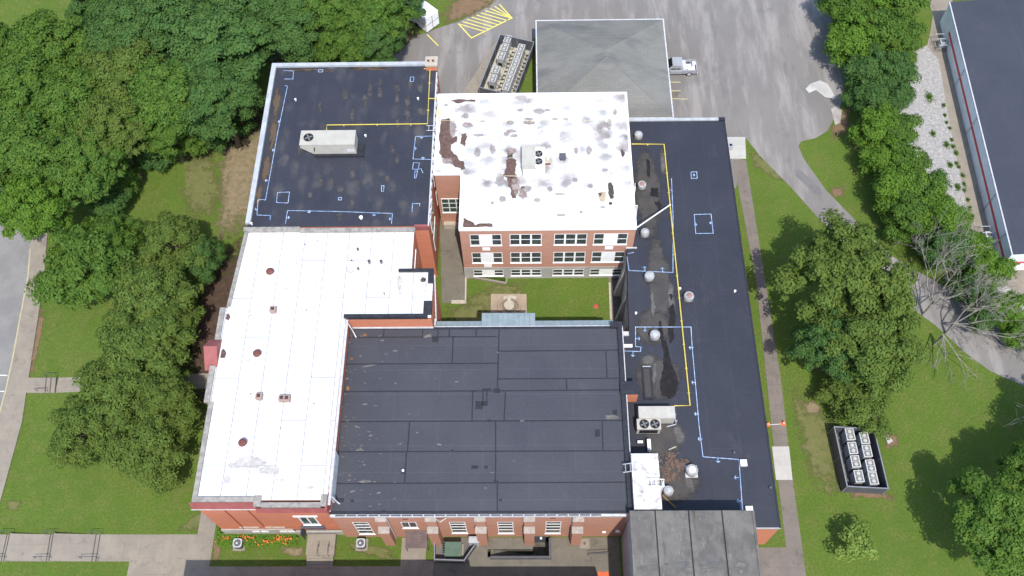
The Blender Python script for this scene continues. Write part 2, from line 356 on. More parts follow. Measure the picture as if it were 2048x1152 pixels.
M_GROOF = membrane('navy_roof', (.038, .042, .056), (.045, .049, .063), 20, 8)
M_GWALL = simple('pale_metal_siding', (0.775, 0.8215, 0.8525), (0.682, 0.7285, 0.7595), .6, .5)
M_STRIPE = simple('red_stripe_trim', (.60, .07, .06), (.52, .06, .05), 1.5, .5)
M_SAND = conc('sandstone_paving', (.34, .265, .195), (.28, .22, .165), (.20, .165, .12), .9)
M_CAPS = simple('weathered_cap_stone', (.33, .29, .25), (.25, .225, .20), 2.5, .9)
M_STONE = simple('pale_cut_stone', (.42, .375, .30), (.33, .30, .245), 3, .9)
M_DEBRIS = simple('dry_leaf_litter', (.15, .10, .075), (.08, .055, .042), 5, .95)
def leafmat(name, c1, c2, c3):
    k = NT(name, .75, .12); k.obj()
    oi = k.n('ShaderNodeObjectInfo'); rnd = oi.outputs['Random']
    ri = k.n('ShaderNodeNewGeometry').outputs['Random Per Island']
    a = k.mix(k.ramp(ri, .1, .9), c1, c2)
    a = k.mix(k.ramp(k.noise(.75, 3), .42, .68, 0, .8), a, c3)
    a = k.mix(k.math('MULTIPLY', rnd, .55), a, k.mix(.6, c1, c3))
    m2 = k.out(a); tr = k.n('ShaderNodeBsdfTranslucent'); k.L(a, tr.inputs[0])
    ms = k.n('ShaderNodeMixShader'); ms.inputs[0].default_value = .38; out = [n for n in k.t.nodes if n.type == 'OUTPUT_MATERIAL'][0]
    k.L(k.b.outputs[0], ms.inputs[1]); k.L(tr.outputs[0], ms.inputs[2]); k.L(ms.outputs[0], out.inputs[0]); return m2
M_LEAF = leafmat('leaves_mid_green', (0.05755, 0.128, 0.02242), (0.1151, 0.2117, 0.04076), (0.1295, 0.2067, 0.03057))
M_LEAFD = leafmat('leaves_deep_green', (0.05127, 0.1191, 0.03306), (0.0981, 0.1875, 0.05195), (0.1004, 0.182, 0.0425))
M_LEAFO = leafmat('leaves_olive', (0.0772, 0.138, 0.02776), (0.1462, 0.216, 0.04859), (0.1521, 0.198, 0.03932))
M_LEAFB = leafmat('leaves_bright', (0.07497, 0.1627, 0.0221), (0.1446, 0.2603, 0.03757), (0.1392, 0.2412, 0.02763))
M_LEAFY = leafmat('leaves_yellow_green', (0.153, 0.243, 0.045), (0.243, 0.324, 0.081), (0.198, 0.279, 0.054))
# ------------------------------------------------------------------ setting: ground, pavings
def poly_px(pts, dz): return [PG(u, v, dz) for u, v in pts]
def struct(o, label=None): return tag(o, label, kind='structure')
PIT = (PG(975, 1113)[0], PG(1098, 1113)[0], PG(1040, 1114)[1], PG(1040, 1098)[1]); PITX = PG(1066, 1100)[0]     # sunken stairwell x0 x1 y0 y1; its deep end reaches the wall
xs = [-700, -55.5, -50, -44, PIT[0], PITX, PIT[1], 700]; ys = [-600, PIT[2], PIT[3], 22.9, 900]
mb = MB()
for i in range(7):
    for j in range(4):
        if (i in (4, 5) and j == 1) or (i == 5 and j == 2): continue
        q = [(xs[i], ys[j]), (xs[i + 1], ys[j]), (xs[i + 1], ys[j + 1]), (xs[i], ys[j + 1])]
        mb.add([(a, b, g(a)) for a, b in q], [(0, 1, 2, 3)])
struct(mb.build('lawn_ground', M_GRASS))
LOT = [(728, 132), (790, 108), (812, 78), (850, 66), (880, 55), (925, 40), (985, 8), (1000, -90), (1640, -90), (1650, 0), (1680, 90), (1692, 150), (1684, 205), (1655, 262), (1632, 276), (1602, 283), (1597, 292), (1606, 315), (1650, 378), (1712, 442), (1780, 510), (1840, 545), (1900, 580), (1960, 630), (2048, 690), (2150, 745), (2150, 835), (2048, 772), (1980, 742), (1930, 705), (1870, 650), (1800, 600), (1720, 520), (1640, 440), (1585, 378), (1520, 312), (1492, 276)]
lot = [PG(*p, .0135) for p in LOT] + [(26, 66, .0135), (-9, 66, .0135), (-10.4, 78.2, .0135)]
struct(MB().sheet(lot).build('parking_lot', M_ASPH))
ROADX = PG(55.5, 553)
curb = [(60, 500), (55.5, 553), (41.7, 626), (26, 712), (10.4, 785), (-8, 850), (-60, 1060), (-110, 1260)]
road = poly_px([(75, 360), (66, 440)] + curb + [(-420, 1260), (-420, 360)], .013)
struct(MB().sheet(road).build('street', M_ROAD))
mb = MB()
walk = [(66, 440)] + curb + [(-60, 1260), (0, 1008), (29.7, 900), (45, 844), (54, 782), (67.7, 695), (81.6, 605), (90, 540), (98, 440)]
struct(MB().prism([p[:2] for p in poly_px(walk, 0)], -1.3, -1.2 + .12).build('sidewalk', M_CONC))
mb = MB(); cp = [PG(u + 1.2, v) for u, v in curb]
mb.strip(cp, .16, -1.2 + .125); struct(mb.build('kerb_paint', M_YPALE))
mb = MB()
for v in (751, 783): mb.strip([PG(-30, v - 2), PG(14 - (v - 751) * .2, v)], .12, -1.185)
struct(mb.build('street_marking', M_WLINE))
# stepped garden paths going down to the street (landings and risers)
def stepped(name, px_top, px_bot, breaks, z_top):
    mb = MB()
    for i, (u0, u1, z) in enumerate(breaks):
        q = [PG(u0[0], px_top), PG(u1[0], px_top), PG(u1[1], px_bot), PG(u0[1], px_bot)]
        mb.prism([p[:2] for p in q], z - .5, z)
    return struct(mb.build(name, M_CONC))
stepped('garden_path', 756, 786, [((52, 54), (94, 91), -1.06), ((94, 91), (104, 101), -1.0), ((104, 101), (114, 111), -.9)], 0)
ya_, yb_ = PG(114, 756)[1], PG(111, 786)[1]; mb = MB(); xp = [PG(114, 770)[0], -50, -44, -31.5]
for a, b in zip(xp[:-1], xp[1:]): mb.quad((a, yb_, g(a) + .05), (b, yb_, g(b) + .05), (b, ya_, g(b) + .05), (a, ya_, g(a) + .05))
struct(mb.build('upper_path', M_CONC))
P2 = [(-70, -84), (15, 3), (24, 12), (102, 93), (111, 102), (193, 184), (201, 192), (277, 272)]
Z2 = [-1.07, -.95, -.78, -.62, -.34, -.18, .016]
Z2 = [g(PG(P2[i + 1][0], 1069)[0]) + .03 for i in range(6)] + [.016]
stepped('front_path', 1069, 1123, [(P2[i], P2[i + 1], Z2[i]) for i in range(7)], 0)
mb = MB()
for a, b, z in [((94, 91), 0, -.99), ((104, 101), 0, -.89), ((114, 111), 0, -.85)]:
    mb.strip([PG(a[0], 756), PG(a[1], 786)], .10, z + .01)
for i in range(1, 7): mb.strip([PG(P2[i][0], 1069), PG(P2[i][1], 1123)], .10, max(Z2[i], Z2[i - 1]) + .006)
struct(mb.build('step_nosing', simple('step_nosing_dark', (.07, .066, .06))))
# concrete plaza in front of the building, with the planted beds left open
def X(u, v): return PG(u, v)[0]
def Y(u, v): return PG(u, v)[1]
yT = Y(600, 1069); yA0 = Y(520, 1133); yW = 22.85
mb = MB()
def slab(mb, x0, x1, y0, y1, z=.012): mb.add([(x0, y0, z), (x1, y0, z), (x1, y1, z), (x0, y1, z)], [(0, 1, 2, 3)])
xa0, xa1, xs1, xb1, xc0, xc1 = X(424, 1100), X(614.5, 1100), X(674, 1100), X(802, 1110), X(852, 1100), X(868, 1100)
xl = X(395, 1069); xlb = X(256, 1140)
slab(mb, xl, xa0, yA0, Y(395, 1008)); slab(mb, xlb, xa1 - 0, 3, yA0); slab(mb, xlb, xl, yA0, Y(300, 1069))
slab(mb, xa1, xs1, 3, yA0); slab(mb, xs1, xb1, 3, yA0); slab(mb, xb1, xc0, 3, yW); slab(mb, xc0, xc1, 3, Y(860, 1121))
struct(mb.build('plaza', M_CONC))
mb = MB(); slab(mb, xc1, PIT[0], 3, yW); slab(mb, PIT[0], PIT[1], 3, PIT[2]); slab(mb, PIT[0], PITX, PIT[3], yW); slab(mb, PIT[1], 9.1, 3, yW)
struct(mb.build('service_yard', M_CONCD))
mb = MB(); slab(mb, 20.95, X(1612, 1150) - .1, 10, Y(1560, 1095)); struct(mb.build('side_yard', M_WALK))
# walkway along the low wing
wl = [(1454, 275), (1466, 320), (1512, 560), (1545, 870), (1572, 1093), (1590, 1240)]; wr = [(1490, 275), (1492, 320), (1530, 560), (1562, 760), (1580, 920), (1612, 1150), (1622, 1240)]
struct(MB().sheet(poly_px(wl[1:] + wr[:0:-1], .016)).build('walkway', M_WALK))
struct(MB().prism([p[:2] for p in poly_px([(1440, 275), (1490, 275), (1492, 318), (1450, 318)], 0)], 0, .1).build('entrance_slab', M_NEWC))
struct(MB().sheet(poly_px([(1544, 893), (1578, 893), (1585, 960), (1552, 960)], .022)).build('walkway_patch', M_NEWC))
struct(MB().sheet(poly_px([(993, 82), (1003, 78), (960, 196), (918, 196)], .0175)).build('concrete_strip', M_CONC))
struct(MB().sheet(poly_px([(1067, 76), (1075, 76), (1085, 200), (1036, 200)], .0175)).build('grass_strip', M_GRASS))
struct(MB().sheet(poly_px([(1330, 183), (1362, 183), (1335, 215), (1325, 215)], .0175)).build('ramp_slab', M_CONCD))
struct(MB().sheet(poly_px([(1589, 340), (1598, 338), (1612, 350), (1640, 376), (1644, 392), (1630, 388), (1606, 366), (1592, 352)], .0175)).build('asphalt_patch', conc('dark_asphalt_patch', (.135, .13, .13), (.16, .155, .152), (.11, .105, .105), 2, False)))
# painted parking marks
mb = MB(); Z = .021
hx = [(917, 48), (943, 76), (1024, 36), (999, 9)]
q = [PG(*p) for p in hx]; mb.strip([q[0], q[1], q[2], q[3]], .16, Z)
for i in range(9):
    t = i / 9.0; a = np.array(q[0]) + (np.array(q[3]) - np.array(q[0])) * t
    e = np.array(q[1]) + (np.array(q[2]) - np.array(q[1])) * min(1, t + .32); mb.strip([a, e], .15, Z)
mb.strip([PG(855, 70), PG(876, 91)], .15, Z)
struct(mb.build('hatched_marking', M_YLINE))
mb = MB()
for (a, b) in (((1328, 164), (1360, 164.5)), ((1330, 181.5), (1360, 182)), ((1345, 197.5), (1374, 198.5))): mb.strip([PG(*a), PG(*b)], .16, Z)
struct(mb.build('stall_marking', M_YPALE))
# gravel bank, apron
struct(MB().sheet(poly_px([(1840, -90), (1870, 20), (1855, 90), (1815, 110), (1800, 200), (1790, 260), (1830, 360), (1880, 450), (1960, 560), (2060, 640), (2150, 700), (2150, 640), (2003, 560), (1990, 520), (1960, 440), (1925, 300), (1895, 180), (1880, 60), (1905, -90)], .010)).build('gravel_bank', M_GRAVEL))
struct(MB().sheet(poly_px([(1850, -20), (1866, 30), (1856, 95), (1878, 120), (1900, 250), (1935, 420), (1962, 505), (1990, 560), (2010, 570), (2150, 660), (2150, 500), (1990, 400), (1900, 60), (1910, -60)], .018)).build('concrete_apron', M_CONC))
PN = [0]
def patch(name, px, mat, z=.007, n=40):
    PN[0] += 1; z = z + .0003 * PN[0] if z > .012 else .0018 + .00036 * PN[0]
    p = [np.array(PG(*q)[:2]) for q in px]; c = sum(p) / len(p)
    ring = []
    L = len(p)
    for i in range(n):
        t = i / n * L; a = p[int(t) % L]; b = p[(int(t) + 1) % L]; ring.append(a + (b - a) * (t - int(t)))
    mb = MB(); fades = []
    lv = [(1.18, -.25), (.88, .25), (.55, .7), (.25, 1.0)]
    for s_, fd in lv:
        for r in ring:
            qx = c + (r - c) * s_; mb.v.append((qx[0], qx[1], g(qx[0]) + z)); fades.append(fd)
    mb.v.append((c[0], c[1], g(c[0]) + z)); fades.append(1)
    A = sum(ring[i][0] * ring[(i + 1) % n][1] - ring[(i + 1) % n][0] * ring[i][1] for i in range(n))
    for k_ in range(3):
        for i in range(n):
            f = (k_ * n + i, k_ * n + (i + 1) % n, (k_ + 1) * n + (i + 1) % n, (k_ + 1) * n + i); mb.f.append(f if A > 0 else f[::-1])
    for i in range(n):
        f = (3 * n + i, 3 * n + (i + 1) % n, 4 * n); mb.f.append(f if A > 0 else f[::-1])
    mb.fade = fades; return struct(mb.build(name, mat))
patch('straw_ground', [(440, 262), (500, 225), (560, 215), (545, 330), (520, 450), (470, 500), (425, 500), (425, 400), (432, 320)], M_STRAW, .005)
patch('worn_turf', [(345, 300), (420, 285), (440, 330), (455, 400), (420, 450), (375, 440), (350, 380)], M_DRYGRASS, .004)
patch('mulch_bed', [(440, 460), (500, 440), (480, 620), (460, 760), (440, 900), (370, 830), (360, 700), (390, 560)], M_SOIL, .009)
patch('mulch_bed', [(440, 180), (560, 170), (545, 260), (480, 290), (400, 330), (330, 330), (380, 240)], M_SOIL, .009)
patch('leaf_mould', [(380, -20), (600, -30), (820, -20), (860, 40), (800, 90), (700, 130), (560, 140), (420, 140)], M_SOIL, .003)
patch('clay_bank', [(875, 30), (905, -10), (960, -30), (1010, -10), (985, 15), (930, 42), (885, 58)], M_CLAY, .017)
patch('clay_bank', [(770, 85), (805, 60), (845, 60), (830, 82), (800, 108), (770, 118)], M_CLAY, .017)
patch('worn_turf', [(900, 600), (1000, 560), (1060, 560), (1060, 640), (900, 650)], M_DRYGRASS, .005)
patch('worn_turf', [(890, 610), (985, 600), (985, 650), (885, 650)], M_DRYGRASS, .006)
patch('worn_turf', [(1570, 765), (1600, 770), (1650, 800), (1675, 850), (1690, 930), (1695, 1000), (1660, 1015), (1625, 980), (1600, 910), (1582, 840)], M_DRYGRASS, .005)
patch('worn_turf', [(1600, 805), (1625, 800), (1645, 812), (1640, 830), (1615, 832)], M_STRAW, .0065)
patch('worn_turf', [(1495, 290), (1540, 310), (1580, 370), (1545, 360), (1500, 330)], M_DRYGRASS, .005)
patch('worn_turf', [(1655, 372), (1690, 374), (1692, 396), (1662, 396)], M_CLAY, .005)
patch('worn_turf', [(1740, 480), (1790, 515), (1850, 555), (1830, 570), (1770, 530)], M_DRYGRASS, .005)
patch('clay_bank', [(1655, 262), (1690, 210), (1705, 200), (1700, 270), (1660, 282)], M_CLAY, .017)
patch('sidewalk_edge_soil', [(82, 600), (94, 610), (80, 690), (66, 756), (54, 756), (68, 690)], M_CLAY, .02)
patch('worn_turf', [(400, 1020), (420, 1020), (395, 1066), (340, 1066)], M_DRYGRASS, .006)
patch('clay_bank', [(1654, 862), (1668, 858), (1694, 975), (1678, 985)], M_CLAY, .005)
patch('clay_bank', [(1688, 976), (1740, 980), (1786, 980), (1792, 1002), (1740, 998), (1692, 994)], M_CLAY, .005)
patch('clay_bank', [(1765, 862), (1795, 865), (1800, 895), (1770, 900)], M_CLAY, .005)
patch('worn_turf', [(426, 1066), (445, 1060), (440, 1132), (424, 1132)], M_CLAY, .006)
patch('worn_turf', [(555, 1092), (612, 1094), (612, 1118), (560, 1108)], M_STRAW, .006)
patch('worn_turf', [(676, 1080), (760, 1090), (800, 1100), (800, 1130), (690, 1100)], M_DRYGRASS, .006)
patch('worn_turf', [(10, 1000), (45, 1000), (40, 1025), (5, 1020)], M_DRYGRASS, .02)
patch('sand_spill', [(1610, 175), (1640, 160), (1680, 180), (1672, 200), (1640, 190), (1615, 188)], patch_mat('pale_grit', (.45, .44, .41), (.38, .37, .35)), .02) if False else None
mb = MB(); q = poly_px([(1611, 178), (1620, 168), (1640, 161), (1655, 168), (1664, 182), (1672, 198), (1650, 194), (1632, 180), (1618, 186)], .0185); mb.sheet(q)
struct(mb.build('grit_spill', conc('pale_grit', (.46, .45, .42), (.36, .35, .33), (.25, .245, .24), 2, False)))
struct(MB().sheet(poly_px([(1662, 218), (1676, 210), (1684, 222), (1680, 246), (1670, 250)], .028)).build('grit_patch', conc('grit_patch', (.40, .37, .34), (.30, .27, .25), (.25, .22, .2), 2, False)))
# courtyard paving
struct(MB().sheet(poly_px([(878, 395), (936, 395), (934, 536), (932, 606), (884, 606)], .014)).build('courtyard_path', M_CONCD))
struct(MB().sheet(poly_px([(1217, 545), (1236, 545), (1236, 640), (1222, 640)], .014)).build('courtyard_walk', M_WALK))
struct(MB().prism([p[:2] for p in poly_px([(1217, 566), (1221, 566), (1224, 640), (1219.5, 640)], 0)], 0, .16).build('courtyard_kerb', M_STONE))
struct(MB().prism([p[:2] for p in poly_px([(930.5, 537), (934, 537), (932.5, 608), (929.5, 608)], 0)], 0, .2).build('courtyard_kerb', M_STONE))
struct(MB().prism([p[:2] for p in poly_px([(903, 601), (930, 601), (930, 608), (903, 608)], 0)], 0, .14).build('courtyard_step', M_STONE))
mb = MB(); slab(mb, 9.8, 10.8, 42.75, 53.3, .016); struct(mb.build('courtyard_alley', simple('alley_wall_shade', (.07, .065, .06))))  # strip painted dark to carry the shade of the low wing's wall
struct(MB().sheet(poly_px([(982, 588), (1053, 588), (1054, 640), (981, 640)], .018)).build('sandstone_patio', M_SAND))
# ------------------------------------------------------------------ helpers for buildings
def facade(mb, y, x0, x1, z0, z1, holes, depth=.22):
    XS = sorted({x0, x1, *[h[0] for h in holes], *[h[1] for h in holes]}); ZS = sorted({z0, z1, *[h[2] for h in holes], *[h[3] for h in holes]})
    for a, b in zip(XS[:-1], XS[1:]):
        for c, d in zip(ZS[:-1], ZS[1:]):
            mx, mz = (a + b) / 2, (c + d) / 2
            if any(h[0] < mx < h[1] and h[2] < mz < h[3] for h in holes): continue
            mb.quad((a, y, c), (b, y, c), (b, y, d), (a, y, d))
    for a, b, c, d in holes:
        Y1 = y + depth
        mb.quad((a, y, c), (a, y, d), (a, Y1, d), (a, Y1, c)); mb.quad((b, y, d), (b, y, c), (b, Y1, c), (b, Y1, d))
        mb.quad((a, y, d), (b, y, d), (b, Y1, d), (a, Y1, d)); mb.quad((a, y, c), (a, Y1, c), (b, Y1, c), (b, y, c))
def window(parent, y, h, lights, rails=(.5,), rw=.022, fw=.075, mull=.2, sill=True, glass=None, fmat=None, panel=None, out=.015):
    a, b, c, d = h; mb = MB(); gl = MB(); fmat = fmat or M_WPAINT
    y0, y1 = y - out, y + .12
    mb.box(a, a + fw, y0, y1, c, d); mb.box(b - fw, b, y0, y1, c, d)
    mb.box(a + fw, b - fw, y0, y1, d - fw, d); mb.box(a + fw, b - fw, y0, y1, c, c + fw)
    tot = sum(l[0] for l in lights); xx = a + fw; wi = b - a - 2 * fw - mull * (len(lights) - 1); pn = MB()
    for i, (l, kind) in enumerate(lights):
        wd = wi * l / tot; x2 = xx + wd
        if kind == 'g':
            for rr in rails:
                zz = c + (d - c) * rr; mb.box(xx, x2, y0 + .012, y1, zz - rw, zz + rw)
        else: pn.box(xx + .002, x2 - .002, y0 + .02, y1, c + fw + .002, d - fw - .002)
        if i < len(lights) - 1: mb.box(x2, x2 + mull, y0 + .01, y1, c + fw, d - fw)
        xx = x2 + mull
    wobj = mb.build('window', fmat, parent)
    gl.quad((a, y + .035, c), (b, y + .035, c), (b, y + .035, d), (a, y + .035, d)); gl.build('pane', glass or M_GLASS, wobj)
    if pn.v: pn.build('infill_panel', M_WPAINT, wobj)
    if sill: MB().box(a - .06, b + .06, y - .08, y + .1, c - .08, c - .003).build('sill', M_WPAINT, wobj)
    return wobj
def blob(px, z, jit=.12, sub=3, rng=random.Random(3)):
    p = [np.array(P(u, v, z)[:2]) for u, v in px]
    for _ in range(sub):
        q = []
        for i in range(len(p)):
            a, b = p[i], p[(i + 1) % len(p)]; L = np.linalg.norm(b - a); q.append(a)
            n = np.array((-(b - a)[1], (b - a)[0])) / (L + 1e-6)
            q.append((a + b) / 2 + n * rng.uniform(-.5, .5) * min(L * .35, jit * 2))
        p = q
    return [(x[0], x[1]) for x in p]
def softs(lst, z, name, mat, parent, jit=.15):
    for px in lst:
        ring_ = blob(px, z, jit, 2); n = len(ring_); c = sum(np.array(p) for p in ring_) / n; mb = MB(); fd = []
        A = sum(ring_[i][0] * ring_[(i + 1) % n][1] - ring_[(i + 1) % n][0] * ring_[i][1] for i in range(n))
        if A < 0: ring_ = ring_[::-1]
        for s_, f_ in ((1.12, -.25), (.8, .45), (.4, 1.0)):
            for p in ring_: q = c + (np.array(p) - c) * s_; mb.v.append((q[0], q[1], z)); fd.append(f_)
        mb.v.append((c[0], c[1], z)); fd.append(1.0)
        for k_ in range(2):
            for i in range(n): mb.f.append((k_ * n + i, k_ * n + (i + 1) % n, (k_ + 1) * n + (i + 1) % n, (k_ + 1) * n + i))
        for i in range(n): mb.f.append((2 * n + i, 2 * n + (i + 1) % n, 3 * n))
        mb.fade = fd; mb.build(name, mat, parent); z += .0006
def ell(uu, vv, a, b, n=11, tl=0): return [(uu + a * math.cos(i * 2 * math.pi / n) + tl * math.sin(i * 2 * math.pi / n), vv + b * math.sin(i * 2 * math.pi / n)) for i in range(n)]
def ell_(uu, vv, a, b, n=9): return [(uu + a * math.cos(i * 2 * math.pi / n), vv + b * math.sin(i * 2 * math.pi / n)) for i in range(n)]
def chalk(mb, lines, z, wd=.06):
    for ln in lines:
        cl = ln[0] == 'c'; pts = ln[1:] if cl else ln
        mb.strip([P(u, v, z) for u, v in pts], wd, z, cl)
def ticks(mb, lst, z, s=.16):
    for u, v, du, dv in lst:
        a = np.array(P(u, v, z)[:2]); b = np.array(P(u + du, v + dv, z)[:2]); mb.strip([a, b], .07, z + .001)
        d = (b - a) / (np.linalg.norm(b - a) + 1e-6); n = np.array((-d[1], d[0]))
        mb.strip([b - n * s - d * s * .5, b + d * .03, b + n * s - d * s * .5], .07, z + .001)
def pipe_run(name, label, pts, r, mat, cat, group=None, supports=None):
    c = pts[0]; t = thing(name, label, cat, (c[0], c[1], c[2]), 0, group)
    MB().tube(pts, r, 6).build('pipe_run', mat, t)
    if supports:
        zb, step = supports; mb = MB()
        for a, b in zip(pts[:-1], pts[1:]):
            a, b = np.array(a), np.array(b); L = np.linalg.norm((b - a)[:2])
            for i in range(int(L / step)):
                q = a + (b - a) * (i + .5) / max(1, int(L / step)); d = (b - a) / (L + 1e-6)
                mb.obox((q[0], q[1]), math.atan2(d[1], d[0]) + math.pi / 2, .22, .12, zb, q[2] - r * .5)
        if mb.v: mb.split('support_block', M_YEL if mat is M_YEL else mat, t)
    return t
# ------------------------------------------------------------------ three-storey classroom block (B)
HB = 10.66; YB = 53.4
B = thing('classroom_block', 'three storey red brick block under a stained white flat roof behind the courtyard lawn', 'building', (2, 62, 0))
bx0, bx1, byN, bxL, byL = -7.4, 11.75, 72.28, -10.45, 60.8
def px_rect(u0, v0, u1, v1, y, s=4.431, ou=850, ov=420):
    a = PY(ou + u0 / s, ov + v0 / s, y); b = PY(ou + u1 / s, ov + v1 / s, y); return [a[0], b[0], b[2], a[2]]
rows = [[(390, 218, 680, 312), (745, 215, 1030, 312), (1143, 212, 1427, 305), (1495, 210, 1785, 303)],
        [(412, 380, 690, 468), (752, 376, 1030, 465), (1138, 373, 1415, 463), (1480, 370, 1760, 460)],
        [(432, 530, 695, 580), (768, 525, 1030, 575), (1138, 522, 1405, 573), (1470, 522, 1735, 575)]]
H3 = [[px_rect(*r, YB) for r in row] for row in rows]
for c in range(4):
    x0 = sum(H3[r][c][0] for r in range(3)) / 3; x1 = sum(H3[r][c][1] for r in range(3)) / 3
    for r in range(3): H3[r][c][0], H3[r][c][1] = x0, x1
for r in range(3):
    z0 = sum(h[2] for h in H3[r]) / 4; z1 = sum(h[3] for h in H3[r]) / 4
    for c in range(4): H3[r][c][2], H3[r][c][3] = z0, z1
zbase = PY(1000, 534.6, YB)[2]
mb = MB(); facade(mb, YB, bx0, bx1, zbase, HB, [tuple(h) for h in H3[0] + H3[1]])
sq = [(bx1, YB), (bx1, byN), (bxL, byN), (bxL, byL), (bx0, byL), (bx0, YB)]
for (a, b) in zip(sq[:-1], sq[1:]): mb.quad((*a, 0), (*b, 0), (*b, HB), (*a, HB))
mb.build('wall', M_BRICKP, B)
mb = MB(); facade(mb, YB - .05, bx0 - .04, bx1 + .04, 0, zbase, [tuple(h) for h in H3[2]], .26)
mb.quad((bx0 - .04, YB - .05, zbase), (bx1 + .04, YB - .05, zbase), (bx1 + .04, YB + .02, zbase), (bx0 - .04, YB + .02, zbase))
mb.build('foundation', M_BASE, B)
for r in range(3):
    for c in range(4):
        lights = [(1, 'g'), (1.45, 'p'), (1, 'g')] if c in (0, 3) else [(1, 'g')] * 3
        window(B, YB - (.05 if r == 2 else 0), tuple(H3[r][c]), lights, (.5,), .022 if r < 2 else .016, .075 if r < 2 else .05, mull=.2 if c in (1, 2) else .06)
for q in ((508, 333, 578, 355), (1595, 323, 1665, 345), (523, 482, 593, 502)):
    h = px_rect(*q, YB); MB().box(h[0], h[1], YB - .06, YB + .01, h[2], h[3]).build('wall_vent', M_WPAINT, B)
roofB = [(bx0, YB), (bx1, YB), (bx1, byN), (bxL, byN), (bxL, byL), (bx0, byL)]
RB = MB().sheet([(bx0 + .1, YB + .1), (bx1 - .1, YB + .1), (bx1 - .1, byN - .1), (bxL + .1, byN - .1), (bxL + .1, byL + .1), (bx0 + .1, byL + .1)], HB + .12).build('roof', M_WHITES, B)
def offset(poly, d):                                # rectilinear outline (counter-clockwise) moved outwards by d
    n = len(poly); out = []
    for i in range(n):
        p, a, b = [np.array(poly[(i + k_) % n], float) for k_ in (-1, 0, 1)]
        d0 = (a - p) / np.linalg.norm(a - p); d1 = (b - a) / np.linalg.norm(b - a)
        out.append(a + np.array((d0[1], -d0[0])) * d + np.array((d1[1], -d1[0])) * d)
    return out
def ring(mb, poly, wd, z0, z1, over=.06):          # low parapet cap following an outline
    o, q = offset(poly, over), offset(poly, over - wd); n = len(poly)
    vs = [(*x, z0) for x in o] + [(*x, z1) for x in o] + [(*x, z1) for x in q] + [(*x, z0) for x in q]
    fs = []
    for i in range(n):
        j = (i + 1) % n
        fs += [(i, j, n + j, n + i), (n + i, n + j, 2 * n + j, 2 * n + i), (2 * n + i, 2 * n + j, 3 * n + j, 3 * n + i)]
    return mb.add(vs, fs)
ring(MB(), roofB, .26, HB - .12, HB + .2).build('roof_edge', M_WPAINT, B)
zs = HB + .126
mb = MB()
mb.sheet(blob([(884, 238), (898, 236), (900, 262), (905, 275), (914, 272), (914, 285), (902, 290), (908, 308), (920, 325), (930, 338), (918, 336), (900, 322), (884, 316), (880, 300), (878, 270)], zs, .18), zs)
mb.sheet(blob([(901, 200), (918, 198), (940, 199), (952, 200), (950, 204), (930, 203), (915, 207), (905, 203)], zs, .08), zs)
mb.sheet(blob([(912, 326), (918, 320), (928, 322), (930, 338), (922, 340)], zs, .1), zs + .002)
mb.sheet(blob([(923, 268), (932, 266), (934, 275), (929, 293), (921, 288)], zs, .1), zs)
mb.sheet(blob([(1012, 320), (1022, 316), (1033, 320), (1034, 352), (1024, 356), (1004, 352), (1010, 340)], zs, .16), zs)
mb.sheet(blob([(1014, 356), (1034, 354), (1032, 396), (1024, 398), (1018, 374)], zs, .22), zs)
mb.sheet(blob([(927, 436), (936, 440), (950, 450), (958, 447), (985, 448), (987, 453), (926, 454)], zs, .1), zs)
mb.split('roof_stain', M_STAIN, RB)
mb = MB()
mb.sheet(blob([(1216, 366), (1222, 364), (1227, 372), (1228, 396), (1220, 398), (1217, 388)], zs, .05), zs)
mb.sheet(blob([(1241, 300), (1245, 298), (1250, 308), (1246, 315), (1242, 308)], zs, .05), zs)
mb.sheet(blob([(1042, 374), (1050, 372), (1046, 394), (1038, 392)], zs, .12), zs)
mb.sheet(blob([(1196, 386), (1206, 384), (1200, 394)], zs, .05), zs + .006)
mb.sheet(blob([(1016, 300), (1026, 298), (1026, 314), (1014, 316)], zs, .1), zs)
mb.split('dark_stain', M_STAINB, RB)
MB().sheet(blob([(1195, 386), (1212, 384), (1211, 400), (1206, 405), (1200, 402)], zs, .04, 1), zs + .003).build('membrane_patch', M_TAN, RB)
softs([ell(*q) for q in [(892, 210, 7, 4), (1012, 268, 10, 6), (965, 242, 8, 3), (1040, 220, 10, 5), (1095, 220, 8, 4), (1152, 300, 6, 10), (1230, 225, 5, 9), (1200, 258, 8, 14), (1122, 430, 12, 4), (1162, 424, 6, 5), (1205, 414, 8, 3), (1120, 388, 14, 3), (985, 405, 5, 6), (960, 270, 20, 5), (1028, 272, 12, 5), (1058, 238, 14, 4), (1110, 238, 9, 4), (1132, 238, 8, 3), (1020, 245, 10, 6), (985, 300, 9, 14), (955, 305, 9, 16), (1075, 400, 10, 6), (1055, 378, 12, 10), (1100, 378, 9, 8), (1000, 360, 14, 20), (1178, 300, 8, 12), (1218, 250, 6, 18), (1150, 360, 8, 6), (1180, 372, 8, 6), (1210, 340, 9, 5), (930, 232, 12, 8), (905, 250, 7, 6), (1078, 222, 18, 7), (1005, 398, 10, 10)]], zs, 'ponding_mark', soft_mat('ponding_mark_grey', white_col, (.24, .212, .20), (.34, .31, .295), 1.6, .3, 1.2, 1.8), RB)
softs([ell(1022, 302, 16, 9), ell(1030, 372, 13, 24), ell(1046, 388, 12, 16), ell(1022, 262, 16, 5), ell(905, 258, 12, 22), ell(896, 322, 16, 10), ell(935, 250, 14, 7), ell(1058, 245, 18, 6)], zs + .003, 'rust_smear', soft_mat('rust_smear', white_col, (.21, .15, .13), (.33, .27, .25), 1.5, .25, 1.2, 2.2), RB, .3)
